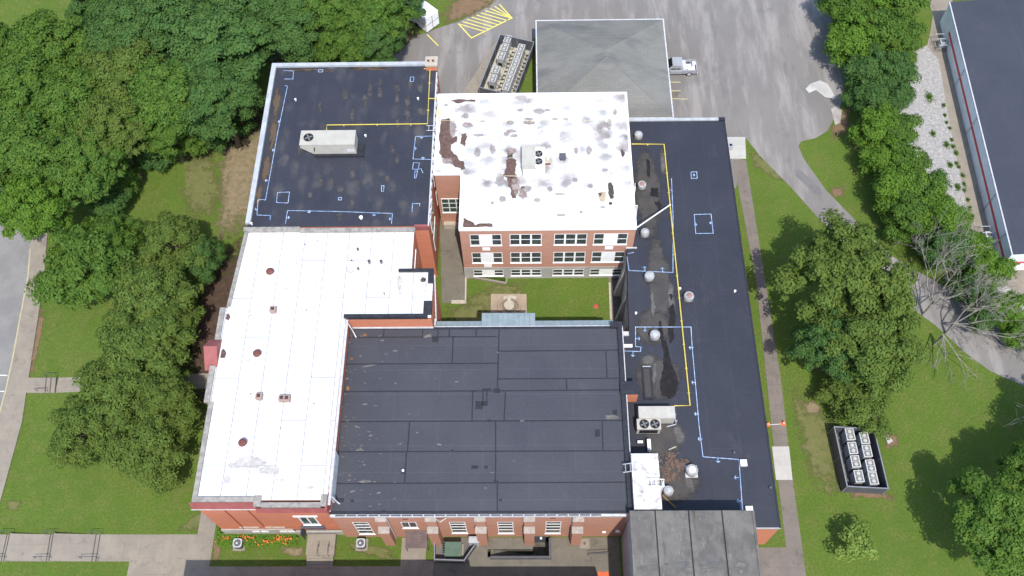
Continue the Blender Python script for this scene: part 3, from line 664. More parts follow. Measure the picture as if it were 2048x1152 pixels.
# link wall windows
lk = PY(880, 397, byL); lk2 = PY(926, 420, byL)
window(B, byL - .06, (lk[0] + .1, bx0 - .1, lk2[2] - .4, lk[2]), [(1, 'g')] * 3, (.34, .67), mull=.1, glass=M_GLASSG)
MB().box(bxL + .3, bx0 - .02, byL - .5, byL - .02, 0, 1.0).build('entry_step', M_STONE, B)
# white AC on the roof of B
def ac_case(parent, x0, x1, y0, y1, z0, z1, mat, name='cabinet'):
    mb = MB(); mb.box(x0, x1, y0, y1, z0 + .12, z1 - .06); mb.box(x0 - .03, x1 + .03, y0 - .03, y1 + .03, z1 - .06, z1); mb.box(x0 + .06, x1 - .06, y0 + .06, y1 - .06, z0, z0 + .12)
    return mb.build(name, mat, parent)
def fan(parent, c, r, mat=None, ring_mat=None, n=18):
    f = MB().lathe(c, [(r * 1.12, 0), (r * 1.12, .05), (r * .98, .05), (r * .98, .012)], n).build('fan_guard', mat or M_BLACK, parent)
    mb = MB()
    for k_ in range(4):
        t = k_ * math.pi / 2 + .4; mb.obox((c[0] + r * .48 * math.cos(t), c[1] + r * .48 * math.sin(t)), t, r * .8, r * .34, c[2] + .014, c[2] + .03)
    mb.lathe((c[0], c[1], c[2]), [(r * .2, .014), (r * .2, .045)], 8)
    mb.build('fan_blade', M_GRILLE, f); return f
zr = HB + .12; zt = zr + 1.25
p0 = P(1044, 290, zt); p1 = P(1071, 332, zt); p2 = P(1088, 295, zt - .25)
t = thing('rooftop_air_conditioner', 'grey rooftop air conditioner with two dark fans amid stains on the white roof', 'air conditioner', ((p0[0] + p1[0]) / 2, (p0[1] + p1[1]) / 2, zr))
ac_case(t, p0[0], p1[0], p1[1], p0[1], zr, zt, M_BEIGE)
xf0, xf1 = p1[0] + .04, P(1089, 300, zt)[0]; yc = (P(1080, 298, zt)[1] + P(1080, 332, zt)[1]) / 2
ac_case(t, xf0, xf1, P(1080, 338, zt)[1], P(1080, 292, zt)[1], zr, zt - .2, M_WPAINT, 'condenser_section')
for v in (307.5, 323): q = P(1077.5, v, zt - .2); fan(t, (q[0], q[1], zt - .2), .40)
MB().box(p0[0] + .1, p1[0] + .5, p1[1] - .55, p1[1] - .05, zr, zr + .7).build('duct', M_WPAINT, t)
def P_box(name, label, cat, u0, v0, u1, v1, z0, h, mat, lid=None, group=None):
    a = P(u0, v0, z0 + h); b = P(u1, v1, z0 + h)
    t = thing(name, label, cat, ((a[0] + b[0]) / 2, (a[1] + b[1]) / 2, z0), 0, group)
    MB().box(a[0] + .04, b[0] - .04, b[1] + .04, a[1] - .04, z0, z0 + h - .06).build('body', mat, t)
    MB().box(a[0], b[0], b[1], a[1], z0 + h - .06, z0 + h).build('lid', lid or mat, t); return t
t = P_box('roof_hatch', 'low tan vent box right of the two dark fans on the white roof', 'roof vent', 1088, 314, 1102, 326, zr, .4, M_RUST, M_STONE)
MB().lathe(((P(1096, 317, zr + .4)[0]), P(1096, 317, zr + .4)[1], zr + .4), [(.13, 0), (.13, .12), (.16, .12), (.1, .2)], 10).build('vent_cap', M_WPAINT, t)
t = P_box('roof_vent_box', 'small dark grey box lying on the white roof right of the air conditioner', 'roof vent', 1119, 306, 1132, 318, zr, .35, M_DARKP, M_DARKP)
a = P(1119, 309, zr + .2); MB().tube([a, P(1126, 309, zr + .2)], .08).build('pipe_stub', M_DARKP, t)
q = P(1221, 407, zr); MB0 = MB().lathe((q[0], q[1], zr), [(.2, 0), (.2, .05), (.1, .06), (.1, .02)], 12); tag(MB0.build('roof_drain', M_STAINB), 'small dark ring drain near the front right corner of the white roof', 'roof drain')
pipe_run('gas_pipe', 'faded yellow gas pipe crossing the back of the stained white roof', [P(878, 241, zr + .1), P(1250, 241, zr + .1)], .022, M_YELP, 'gas pipe', 'yellow rooftop gas pipes', (zr, 3))
pipe_run('gas_pipe', 'pale yellow gas pipe bending to the two fan air conditioner on the white roof', [P(1003, 262, zr + .1), P(998.5, 351.5, zr + .1), P(1033, 352, zr + .1)], .035, M_YELP, 'gas pipe', 'yellow rooftop gas pipes', (zr, 2))
# ------------------------------------------------------------------ rear left dark-roofed wing (C)
HC = 11.3; cx0, cx1, cy0, cy1 = -30.45, -10.75, 53.55, 76.65
C = thing('dark_roofed_wing', 'brick wing under a black flat roof with blue chalk marks at the rear left', 'building', (-20, 65, 0))
MB().walls([(cx0, cy0), (cx1, cy0), (cx1, cy1), (cx0, cy1)], 0, HC).build('wall', M_BRICKO, C)
RC = MB().sheet([(cx0 + .02, cy0 + .02), (cx1 - .02, cy0 + .02), (cx1 - .02, cy1 - .02), (cx0 + .02, cy1 - .02)], HC).build('roof', M_MEMBC, C)
MB().box(cx0 - .12, cx0 + .42, cy0 + .4, cy1 + .1, HC - .2, HC + .3).box(cx0 + .422, -11.95, cy1 - .38, cy1 + .1, HC - .2, HC + .303).split('coping', M_GMETAL, C)
MB().box(cx1 - .02, cx1 + .12, cy0 + .02, cy1 - 1.4, HC - .3, HC + .07).build('roof_edge', M_WMETAL, C)
MB().box(-12.25, cx1 + .1, cy0 - .06, cy0 + .2, HC - .75, HC + .02).build('fascia', M_REDM, C)
mb = MB(); yy = cy0 + .6
while yy < cy1 - 2: mb.box(cx1 + .13, cx1 + .22, yy, yy + .5, HC - .35, HC + .1); yy += 1.15
mb.split('edge_bracket', M_WMETAL, C)
a, b = -11.95, cx1 + .12
ch = thing('chimney', 'square brick chimney with a tan cap at the far corner of the black roof', 'chimney', (-11.3, 76.1, HC - 1))
MB().box(a, b, 75.55, 76.85, HC - .02, HC + .75).build('stack', M_BRICKO, ch); MB().box(a - .08, b + .08, 75.47, 76.93, HC + .75, HC + .95).build('cap', M_STONE, ch)
for dx in (.3, .85): MB().lathe((a + dx, 76.2, HC + .95), [(.16, 0), (.16, .12), (.1, .13)], 10).build('flue', M_RUST, ch)
for (y0, y1) in ((55.2, 58.4), (61.5, 64.5), (49.3, 49.4)):
    if y0 < 53: continue
    for z0, z1 in ((7.2, 9.6), (3.4, 5.8)):
        wv = MB().box(cx1 - .02, cx1 + .07, y0, y1, z0, z1).build('window', M_WPAINT, C); MB().box(cx1 + .068, cx1 + .085, y0 + .15, y1 - .15, z0 + .15, z1 - .15).build('pane', M_GLASSG, wv)
zc = HC + .012; mb = MB()
chalk(mb, [[(570, 171), (575, 172), (556, 262), (541, 345), (531, 400), (524, 399), (516, 400), (514, 430), (541, 431), (540, 440)], [(571, 447), (575, 421), (680, 423), (785, 427), (783, 447)],
           ['c', (555, 385), (579, 384), (576, 406), (553, 405)], ['c', (637, 139), (646, 139), (645, 144), (637, 144)], ['c', (821, 154), (828, 154), (827, 163), (820, 163)], ['c', (677, 395), (683, 395), (683, 400), (677, 400)],
           [(866, 272), (831, 273), (826, 318), (868, 319)], ['c', (827, 325), (839, 326), (836, 339), (825, 338)], ['c', (830, 342), (835, 342), (832, 356), (829, 356)], [(838, 338), (842, 337), (846, 346)], ['c', (763, 371), (768, 371), (767, 383), (763, 383)],
           [(824, 424), (825, 407), (840, 407), (839, 412)], [(567, 141), (587, 142), (586, 158), (569, 158)]], zc)
ticks(mb, [(560, 243, -3, 0), (549, 300, -4, 0), (535, 361, -4, 0), (515, 417, -4, 2), (618, 421, 0, 4), (575, 435, 3, 0), (748, 427, 0, 4), (784, 438, -5, 0), (843, 273, 0, 3), (829, 297, 3, 0), (846, 319, 0, -4)], zc)
mb.build('chalk_marking', M_CHALK, RC)
softs([ell(553, 205, 8, 34, 11, -3), ell(546, 270, 9, 40, 11, -5), ell(532, 335, 9, 36, 11, -5), ell(518, 390, 7, 26, 11, -4), ell(620, 140, 60, 3), ell(740, 137, 60, 3)], HC + .002, 'moss_stain', soft_mat('moss_stain', None, (.085, .068, .038), (.10, .062, .045), 2, .1, .9, 1.6), RC, .2)
softs([ell(u_, v_, a_ * 1.15, b_ * 1.5) for u_, v_, a_, b_ in [(740, 180, 6, 18), (760, 185, 8, 12), (795, 175, 7, 12), (795, 200, 5, 14), (730, 200, 8, 14), (775, 358, 9, 8), (680, 378, 10, 8), (705, 405, 6, 10), (665, 365, 8, 6), (815, 230, 9, 10), (845, 222, 14, 9), (785, 298, 6, 10), (820, 170, 8, 10), (640, 365, 5, 12), (680, 430, 8, 12), (715, 365, 5, 8), (620, 390, 6, 6), (840, 175, 7, 10), (795, 245, 5, 12), (705, 230, 7, 16), (760, 165, 6, 8), (690, 190, 8, 10), (815, 205, 7, 14), (795, 320, 6, 8), (640, 215, 6, 12), (655, 260, 18, 4), (600, 300, 8, 8), (705, 350, 8, 9)]], HC + .0045, 'dust_mark', soft_mat('ponding_dust', lambda k: memb_col(k, *MB_C), (.085, .078, .073), (.05, .049, .052), 1.0, .25, 1.3, 2.2), RC, .35)
# big rooftop unit on C
zt = HC + 2.05; p0 = P(603, 262, zt); p1 = P(709, 300, zt); pz = P(622, 314, HC + .35)
t = thing('rooftop_air_conditioner', 'long beige rooftop air handler with one round fan on the black roof', 'air conditioner', ((p0[0] + p1[0]) / 2, p0[1] - .9, HC))
x0, x1, y1_, y0_ = p0[0], p1[0] - .1, p0[1], P(610, 290, zt)[1] + .0
xk = x0 + 1.25
mb = MB(); prof = [(x0, zt), (x1, zt), (x1, HC + .4), (xk, HC + .4), (x0, zt - .55)]
n = len(prof); mb.add([(x, y0_, z) for x, z in prof] + [(x, y1_, z) for x, z in prof], [tuple(range(n - 1, -1, -1)), tuple(range(n, 2 * n))] + [(i, (i + 1) % n, n + (i + 1) % n, n + i) for i in range(n)])
cab = mb.build('cabinet', M_BEIGE, t)
MB().box(x0 - .03, x1 + .03, y0_ - .03, y1_ + .03, zt - .001, zt + .05).build('top_panel', M_BEIGE, t)
mb = MB(); mb.box(x1 - .95, x1 - .15, y0_ - .03, y0_ + .01, HC + .75, HC + 1.2); mb.build('access_panel', M_WMETAL, cab)
MB().add([(xk + .05, y0_ - .02, HC + .5), (xk + .35, y0_ - .02, HC + 1.3), (xk + .3, y0_ - .02, zt - .3)], [(0, 1, 2)]).build('louvre', M_BLACK, cab)
for fx in (.45, .62, .8): MB().box(x0 + (x1 - x0) * fx - .01, x0 + (x1 - x0) * fx + .01, y0_ - .02, y1_ + .02, zt + .05, zt + .06).build('panel_seam', M_BEIGED, cab)
q = P(617, 275, zt + .05); fan(t, (q[0], q[1], zt + .05), .5)
MB().box(xk + .1, x1 + .75, y0_ - .25, y1_ - .6, HC + .01, HC + .38).build('roof_curb', M_BLACKC, t)
pipe_run('gas_pipe', 'yellow gas pipe on the black roof running from the beige air handler to the chimney', [P(653, 262, HC + .12), P(654, 250, HC + .12), P(855, 247.5, HC + .12), P(860, 139, HC + .12), P(848, 137, HC + .12)], .06, M_YEL, 'gas pipe', 'yellow rooftop gas pipes', (HC, 3))
pipe_run('gas_pipe', 'short yellow gas pipe branch at the right edge of the black roof', [P(857.5, 197, HC + .12), P(874, 197, HC + .12), P(877, 225, HB + .6), P(879, 241, HB + .3)], .06, M_YEL, 'gas pipe', 'yellow rooftop gas pipes')
def ladder(name, label, pts, wv, n, mat, group='roof access ladders', r=.035):
    a, b = np.array(pts[0]), np.array(pts[1]); wv = np.array(wv); t = thing(name, label, 'ladder', tuple(a), 0, group)
    for s_ in (-.5, .5): MB().tube([a + wv * s_, b + wv * s_], r, 6).build('rail', mat, t)
    mb = MB()
    for i in range(n):
        q = a + (b - a) * (i + .5) / n; mb.tube([q - wv * .5, q + wv * .5], r * .8, 5)
    mb.build('rung', mat, t); return t
xL = cx1 + .3; ladder('roof_ladder', 'pale ladder with rails hooked over the edge of the black roof above the white roof', [(xL, 66.5, HB + .15), (xL, 66.5, HC + 1.0)], (0, .6, 0), 5, M_WMETAL)
ladder('roof_ladder_handrail', 'pale rail frame lying on the black roof at the top of the ladder', [(xL - 1.0, 66.5, HC + .5), (xL, 66.5, HC + .5)], (0, .7, 0), 2, M_WMETAL)
for i, (u, v, lb) in enumerate([(591, 199, 'small white vent cap left of centre near the back of the black roof'), (836, 197, 'small white vent cap near the right edge of the black roof'), (722, 435, 'white pipe vent between chalk marks at the front of the black roof'), (503, 447, 'tiny white vent cap at the front left corner of the black roof'), (731, 271, 'tiny white vent right of the beige air handler')]):
    q = P(u, v, HC + .2); s_ = 1.5 if i == 2 else .9
    t = thing('vent_pipe', lb, 'vent pipe', (q[0], q[1], HC), 0, 'small roof vents')
    MB().lathe((q[0], q[1], HC), [(.10 * s_, 0), (.10 * s_, .25), (.14 * s_, .26), (.14 * s_, .31), (.05, .34)], 10).build('cap', M_WPAINT, t)
# ------------------------------------------------------------------ white-roofed front wing (A)
HA = 11.0; A = thing('white_roofed_wing', 'brick front wing under a long bright white roof at the left of the school', 'building', (-24, 38, 0))
ax = -31.3
polyA = [(ax, 23.7), (-18.8, 23.7), (-18.75, 42.6), (-9.95, 42.6), (-9.95, 48.2), (-12.25, 48.2), (-12.25, 53.42), (-30.5, 53.42), (-31.1, 43.9), (-31.75, 43.9), (-31.75, 33.5), (ax, 33.5)]
MB().walls(polyA, 0, HA - .1).build('wall', M_BRICKO, A)
RA = MB().sheet(polyA, HA).build('roof', M_WHITE, A)
cp = MB(); cw = .5; zc0, zc1 = HA - .1, HA + .22
cp.box(ax - .05, -25.6, 23.5, 24.0, zc0, zc1); cp.box(-24.9, -19.35, 23.05, 23.5, zc0 - .25, zc1 - .2); cp.box(-25.6, -24.9, 23.1, 24.1, zc0 - .1, zc1 - .1); cp.box(-19.35, -18.8, 23.1, 24.15, zc0, zc1 - .05)
cp.box(ax - .05, ax + .4, 24.0, 33.4, zc0, zc1); cp.box(-31.85, -31.3, 33.4, 37.3, zc0, zc1 - .03); cp.box(-31.85, -31.3, 40.2, 43.85, zc0, zc1 - .03)
cp.add([(-31.2, 43.9, zc1), (-30.8, 43.9, zc1), (-30.2, 53.0, zc1), (-30.6, 53.0, zc1), (-31.2, 43.9, zc0), (-30.6, 53.0, zc0)], [(0, 1, 2, 3), (4, 0, 3, 5)])
cp.box(-30.7, -24.6, 53.05, 53.5, zc0, zc1 + .25); cp.box(-24.6, -12.1, 52.95, 53.4, zc0, zc1 + .1)
cp.split('coping', M_COPING, A)
mb = MB()      # maroon metal cornice along the street front
def cornice(x0, x1, y, zt_, zb, o):
    mb.add([(x0, y, zt_), (x1, y, zt_), (x1, y - o, zb), (x0, y - o, zb), (x0, y, zb), (x1, y, zb)], [(3, 2, 1, 0), (4, 5, 2, 3), (0, 4, 3), (2, 5, 1)])
cornice(ax - .35, -25.55, 23.48, HA + .08, HA - .95, .36); cornice(-25.5, -18.7, 23.02, HA - .35, HA - 1.15, .22)
mb.box(-18.95, -18.72, 22.75, 24.4, HA - 1.2, HA - .05)
mb.build('cornice', M_REDM, A)
MB().box(ax - .4, -25.55, 23.05, 23.11, HA - 1.03, HA - .951).build('cornice_trim', M_WMETAL, A)
# street-side gable
mb = MB(); xg0, xg1 = -32.5, -31.15; yr, zrg = 39.0, 12.1
v8 = [(xg0, 37.0, 10.6), (xg1, 37.0, 10.9), (xg1, yr, zrg), (xg0, yr, zrg), (xg0, 40.3, 10.9), (xg1, 40.3, 11.0)]
mb.add(v8, [(0, 1, 2, 3), (3, 2, 5, 4), (0, 3, 4), (1, 5, 2)]); mb.box(-32.4, -31.8, 37.2, 40.1, 0, 10.75)
mb.build('entrance_gable', M_REDM, A)
# south front of A
yA = 23.7
def S1(u, v, y, s=4.18, ou=370, ov=980): return PY(ou + u / s, ov + v / s, y)
a = S1(915, 222, yA - .4); b = S1(1090, 222, yA - .4); c = S1(975, 290, yA - .4)
wh = (a[0] + .25, b[0] - .1, c[2], a[2])
ys_ = yA - .4      # brick face stands proud of the roofed body
mb = MB(); ftop = HA - .6
facade(mb, ys_, ax + .05, -18.78, 1.6, ftop, [wh, (-22.6, -20.6, 1.6, 3.4)]); mb.quad((ax + .05, ys_, 1.6), (ax + .05, ys_, ftop), (ax + .05, yA + .01, ftop), (ax + .05, yA + .01, 1.6)); mb.quad((-18.78, ys_, ftop), (-18.78, ys_, 1.6), (-18.78, yA + .1, 1.6), (-18.78, yA + .1, ftop))
mb.build('front_wall', M_BRICKO, A)
window(A, ys_, wh, [(1, 'g'), (1, 'g')], (), mull=.14, glass=M_GLASSG, fw=.13)
MB().box(wh[0] - .35, wh[1] + .35, ys_ - .1, ys_ + .01, wh[3] + .002, wh[3] + .3).build('lintel', M_WPAINT, A)
mb = MB(); mb.box(ax - .02, -24.0, ys_ - .12, yA + .05, 0, 1.95); mb.box(-24.0, -18.7, ys_ - .12, ys_ + .05, 0, 1.2); mb.build('foundation', M_BASE, A)
mb = MB()
for x in (-28.9, -26.7): mb.box(x, x + .10, ys_ - .10, ys_ - .002, 2.3, HA - 1.2)
mb.box(-30.9, -18.9, ys_ - .06, ys_ - .003, 3.1, 3.25); mb.split('brick_pilaster', M_BRICK, A)
for x0, x1 in ((-29.2, -27.2), (-26.6, -24.6)): MB().box(x0, x1, ys_ - .10, ys_ - .002, 2.5, 2.85).build('stone_panel', M_STONE, A)
for x0 in (-28.2, -27.3, -25.4, -24.6): MB().box(x0, x0 + .75, ys_ - .16, ys_ - .11, 1.2, 1.65).build('basement_window', M_WPAINT, A)
dr = MB().box(-22.55, -20.65, ys_ + .02, ys_ + .1, 1.2, 3.35).build('entrance_door', M_DARKB, A)
MB().box(-22.75, -20.5, ys_ - .35, ys_ - .01, 3.42, 3.5).build('door_canopy', M_DARKB, A); MB().box(-22.85, -22.78, ys_ - .9, ys_ - .01, 1.2, 3.35).build('open_door', M_DARKB, A); MB().box(-22.3, -20.9, ys_ - .02, ys_ + .015, 2.9, 3.3).build('door_transom', M_GMETAL, A)
# flank on the gymnasium side: upper wall, pipe
mb = MB(); mb.box(-18.80, -18.62, 23.75, 42.5, 9.2, 10.55); mb.build('flank_wall', M_BRICK, A)
MB().box(-18.9, -18.5, 23.3, 42.55, HA - .35, HA - .2).build('roof_edge', M_WMETAL, A)
MB().box(-18.62, -18.5, 24.0, 28.6, 8.9, 10.5).build('flashing', M_WMETAL, A)
MB().tube([(-18.6, 42.3, HA - .3), (-18.2, 41.9, 9.4), (-17.9, 41.4, 8.95)], .07).build('downspout', M_WMETAL, A)
MB().tube([(-18.5, 24.2, HA - .5), (-18.2, 24.0, 9.3), (-18.0, 23.9, 9.0)], .07).build('downspout', M_WMETAL, A)
# black-edged stair head (taller end of A)
HT = HA + .35
MB().box(-18.9, -10.3, 42.55, 42.9, HA - .2, HT).box(-10.75, -9.9, 42.902, 44.4, HA - .2, HT - .01).box(-13.6, -9.9, 47.95, 48.25, HA - .2, HT).box(-10.45, -9.9, 46.6, 47.948, HA - .2, HT - .01).split('black_coping', M_BLACKC, A)
MB().box(-18.6, -9.9, 42.47, 42.58, 8.5, 8.98).build('gutter', M_WMETAL, A)
wv = MB().box(-9.97, -9.86, 43.2, 44.2, 4.4, 7.6).build('window', M_WPAINT, A); MB().box(-9.87, -9.84, 43.35, 44.05, 4.6, 7.4).build('pane', M_GLASSG, wv)
MB().tube([(-9.85, 47.9, 10.6), (-9.85, 43.0, 6.0), (-9.85, 42.9, .2)], .07).build('downspout', M_WMETAL, A)
wv = MB().box(-12.27, -12.17, 49.4, 51.9, 6.4, 9.2).build('window', M_WPAINT, A); MB().box(-12.18, -12.15, 49.55, 51.75, 6.6, 9.0).build('pane', M_GLASSG, wv)
zs = HA + .006; mb = MB()
for px in ([(453, 628), (458, 627), (461, 636), (456, 642), (451, 638)], [(443, 700), (447, 697), (453, 706), (450, 716), (440, 716)]): mb.sheet(blob(px, zs, .04, 1), zs)
mb.split('roof_stain', M_STAIN, RA)
softs([ell(*q) for q in [(843, 558, 6, 9), (852, 570, 4, 8), (797, 560, 5, 12), (850, 582, 3, 4), (470, 930, 20, 7), (520, 925, 18, 6), (455, 960, 8, 10), (560, 960, 12, 5), (620, 975, 10, 4), (500, 925, 40, 16), (540, 940, 30, 12), (700, 540, 10, 8), (800, 570, 6, 26)]], zs, 'ponding_mark', soft_mat('ponding_mark_pale', lambda k: k.mix(0.0, (.62, .62, .62), (.6, .6, .6)), (.36, .33, .31), (.50, .475, .46), 1.2), RA)
for i, (u, v, lb) in enumerate([(539, 541, 'round maroon roof vent, rearmost on the long white roof'), (513, 705, 'round maroon roof vent, middle one on the long white roof'), (484, 884, 'round maroon roof vent nearest the street front of the long white roof')]):
    q = P(u, v, HA + .7); t = thing('mushroom_vent', lb, 'roof vent', (q[0], q[1], HA), 0, 'maroon vents on the white roof')
    MB().lathe((q[0], q[1], HA), [(.4, 0), (.36, .1), (.26, .14), (.26, .5)], 14).build('stem', M_WPAINT, t); MB().lathe((q[0], q[1], HA), [(.24, .42), (.42, .48), (.40, .62), (.2, .78), (.03, .8)], 16).build('cap', M_RUST, t)
for i, (u, v, w_, lb) in enumerate([(545, 617, .62, 'low square brick chimney stub behind the middle vent of the white roof'), (517, 791, .62, 'small square brick chimney stub left of a wider one on the white roof'), (568, 795, 1.1, 'wide brick chimney stub with two flues on the white roof')]):
    q = P(u, v, HA + .6); t = thing('chimney_stub', lb, 'chimney', (q[0], q[1], HA), 0, 'chimney stubs on the white roof'); hw = w_ / 2; zt = .62
    mb = MB(); mb.box(q[0] - hw, q[0] + hw, q[1] - .3, q[1] + .3, HA, HA + zt); mb.build('stack', simple('sooty_brick', (.36, .28, .25), (.26, .17, .14), 5), t)
    mb = MB(); k2 = 2 if w_ > 1 else 1
    for j in range(k2): cxx = q[0] + (0 if k2 == 1 else (-.25 + .5 * j)); mb.box(cxx - .17, cxx + .17, q[1] - .17, q[1] + .17, HA + zt, HA + zt + .03)
    mb.build('flue', simple('sooty_flue', (.07, .04, .035)), t)
for i, (u, v, r, lb) in enumerate([(715, 497, .12, 'thin grey vent pipe farthest back on the right half of the white roof'), (716, 536, .12, 'thin grey vent pipe in front left of two wider ones on the white roof'), (738, 522, .17, 'wider grey vent pipe, left of a pair on the white roof'), (762, 522, .17, 'wider grey vent pipe, right of a pair on the white roof'), (703, 521, .13, 'pale grey vent pipe left of the others on the white roof'), (768, 586, .07, 'tiny dark vent pipe near the black edged end of the white roof')]):
    q = P(u, v, HA + .35); t = thing('vent_pipe', lb, 'vent pipe', (q[0], q[1], HA), 0, 'vent pipes on the white roof')
    m_ = M_STAING if i != 4 else M_WMETAL
    MB().lathe((q[0], q[1], HA), [(r, 0), (r, .4)], 10).build('pipe', m_, t); MB().lathe((q[0], q[1], HA + .402), [(r * .8, 0), (r * .8, .004)], 10).build('bore', M_STAINB, t)
q = P(846, 556, HA + .4); t = thing('vent_pipe', 'rusty vent stub in a brown stain at the black edged end of the white roof', 'vent pipe', (q[0], q[1], HA), 0, 'vent pipes on the white roof'); MB().lathe((q[0], q[1], HA), [(.3, 0), (.2, .1), (.12, .14), (.12, .35)], 10).build('pipe', M_STAINB, t)
mb = MB(); rr = random.Random(5)
for i in range(26):
    u, v = rr.uniform(430, 640), rr.uniform(470, 990)
    q = P(u, v, HA); s_ = rr.uniform(.05, .13)
    if -30.6 < q[0] < -19 and q[1] > 24.5: mb.obox(q, rr.uniform(0, 3), s_ * 1.6, s_, HA + .004, HA + .02)
tag(mb.build('roof_litter', M_STAING), 'scattered dark scraps on the long white roof', 'litter', kind='stuff')
# ------------------------------------------------------------------ gymnasium (D)
HD = 8.75; dx0, dx1, dy0, dy1 = -18.95, 9.68, 22.95, 42.65
D = thing('gymnasium', 'big brick gymnasium hall under a dark grey felt roof with black seams', 'building', (-4.6, 33, 0))
def S2(u, v, y=dy0): return PY(820 + u / 4.18, 980 + v / 4.18, y)
def S3(u, v, y=dy0): return PY(370 + u / 4.18, 980 + v / 4.18, y)
def rect2(f, x0, x1, v0, v1):
    a = f(x0, v0); b = f(x1, v0); c = f(x0, v1); return (a[0], b[0], c[2], a[2])
WD = [rect2(S3, 1395, 1530, 270, 368), rect2(S3, 1800, 1930, 268, 318), rect2(S2, 325, 460, 268, 360), rect2(S2, 728, 862, 268, 362), rect2(S2, 1135, 1266, 265, 362)]
door = rect2(S2, 1060, 1145, 404, 440)
mb = MB(); facade(mb, dy0, dx0 + .1, dx1, 0, HD - .2, WD)
for a, b in (((dx1, dy0), (dx1, dy1)), ((dx1, dy1), (dx0 + .1, dy1)), ((dx0 + .1, dy1), (dx0 + .1, dy0))): mb.quad((*a, 0), (*b, 0), (*b, HD - .2), (*a, HD - .2))
mb.build('wall', M_BRICKP, D)
for i, h in enumerate(WD):
    window(D, dy0, h, [(1, 'g'), (1, 'g')] if i == 1 else [(1, 'g')], (.30, .55, .78) if i != 1 else (), .04, fw=.08, mull=.10)
RD = MB().sheet([(dx0, dy0), (dx1, dy0), (dx1, dy1), (dx0, dy1)], HD).build('roof', M_FELT, D)
MB().box(dx0 + .1, dx1 - .5, dy0 - .24, dy0 - .02, HD - .3, HD + .06).build('gutter', M_WMETAL, D)
mb = MB(); xx = dx0 + .6
while xx < dx1 - 3.2: mb.box(xx, xx + .95, dy0 - .20, dy0 - .06, HD + .061, HD + .075); xx += 1.05
mb.split('gutter_channel', M_DARKP, D)
MB().box(dx0 - .0, dx1 - .55, dy0 + .0, dy0 + .22, HD + .002, HD + .12).box(dx0 + .12, dx1 - .4, dy1 - .3, dy1 - .03, HD + .002, HD + .03).split('roof_flashing', M_BLACKC, D)
MB().box(-9.85, dx1 - 1.12, dy1 - .02, dy1 + .06, HD - .25, HD + .03).box(dx0 + .02, dx0 + .12, dy0, dy1, HD + .002, HD + .1).split('roof_edge', M_WMETAL, D)
MB().box(dx1 - .42, dx1 + .06, dy0 + .7, dy1 - .1, HD - .3, HD + .34).box(dx1 - 1.1, dx1 + .1, dy1 - .35, dy1 + .3, HD - .3, HD + .42).box(dx1 - .55, dx1 + .1, dy0 - .0, dy0 + .698, HD - .1, HD + .3).split('parapet', M_BLACKC, D)
MB().box(dx1 - .55, dx1 + .12, dy0 - .3, dy0 - .01, HD - 2.2, HD + .26).build('corner_pier', M_BRICKP, D)
MB().box(dx1 + .062, dx1 + .16, dy0 + .7, dy1 - .1, HD + .02, HD + .26).build('parapet_trim', M_WMETAL, D)
MB().box(dx1 + .0, dx1 + 1.3, 34.9, 36.1, 6.9, HD + .38).build('chimney_breast', M_BRICKO, D); MB().box(dx1 - .5, dx1 + 1.4, 34.8, 36.2, HD + .382, HD + .5).build('chimney_cap', M_BLACKC, D)
MB().box(dx1 + .17, dx1 + 1.25, 40.95, 41.25, 7.0, 7.25).build('roof_scupper', M_WPAINT, D)
MB().box(dx1 + .2, dx1 + 1.0, dy1 - .2, dy1 + .25, 6.6, 6.9).build('roof_edge_cap', M_WMETAL, D)
# felt seams and repairs
def Z2(*pts): return [(650 + u / 2.742, 620 + v / 2.742) for u, v in pts]
mb = MB(); z = HD + .006
for ln in [Z2((120, 150), (940, 146)), Z2((325, 104), (320, 148)), Z2((537, 104), (534, 150)), Z2((620, 104), (616, 172)), Z2((683, 104), (680, 148)), Z2((830, 104), (828, 146)), Z2((955, 100), (945, 445)), Z2((703, 150), (697, 292)),
           Z2((112, 297), (948, 292)), Z2((955, 226), (1615, 220)), Z2((1540, 224), (1547, 374)), Z2((95, 447), (830, 444), (1635, 438)), Z2((950, 378), (1630, 374)), Z2((1323, 378), (1326, 440)), Z2((810, 448), (806, 610)), Z2((990, 444), (982, 608)),
           Z2((78, 612), (1645, 605)), Z2((464, 612), (452, 778)), Z2((935, 610), (936, 775)), Z2((1520, 608), (1524, 770)), Z2((60, 778), (1655, 772)), Z2((447, 780), (436, 950)), Z2((936, 776), (934, 942)), Z2((42, 952), (1660, 944)), Z2((945, 948), (945, 1104)),
           Z2((30, 1036), (100, 1036)), Z2((865, 440), (868, 505)), Z2((888, 440), (886, 505)), Z2((1580, 550), (1582, 605)), Z2((1597, 550), (1597, 605))]:
    mb.strip([P(u, v, z) for u, v in ln], .13, z)
for a, b, c, d in [(825, 500, 865, 543), (862, 500, 892, 526), (865, 430, 910, 446), (925, 430, 960, 455), (1480, 655, 1508, 695), (803, 852, 840, 870), (872, 854, 892, 870), (1578, 548, 1600, 576), (588, 150, 622, 176), (955, 1036, 970, 1050), (80, 1036, 105, 1052), (140, 1040, 158, 1054), (310, 1096, 332, 1108), (418, 872, 436, 898), (690, 764, 706, 774), (890, 600, 908, 614), (800, 440, 830, 450), (924, 936, 952, 946)]:
    q = [P(*p, z) for p in Z2((a, b), (c, b), (c, d), (a, d))]; mb.sheet([p[:2] for p in q], z + .003)
mb.build('felt_seam', M_TAR, RD)
mb = MB(); rr = random.Random(11)
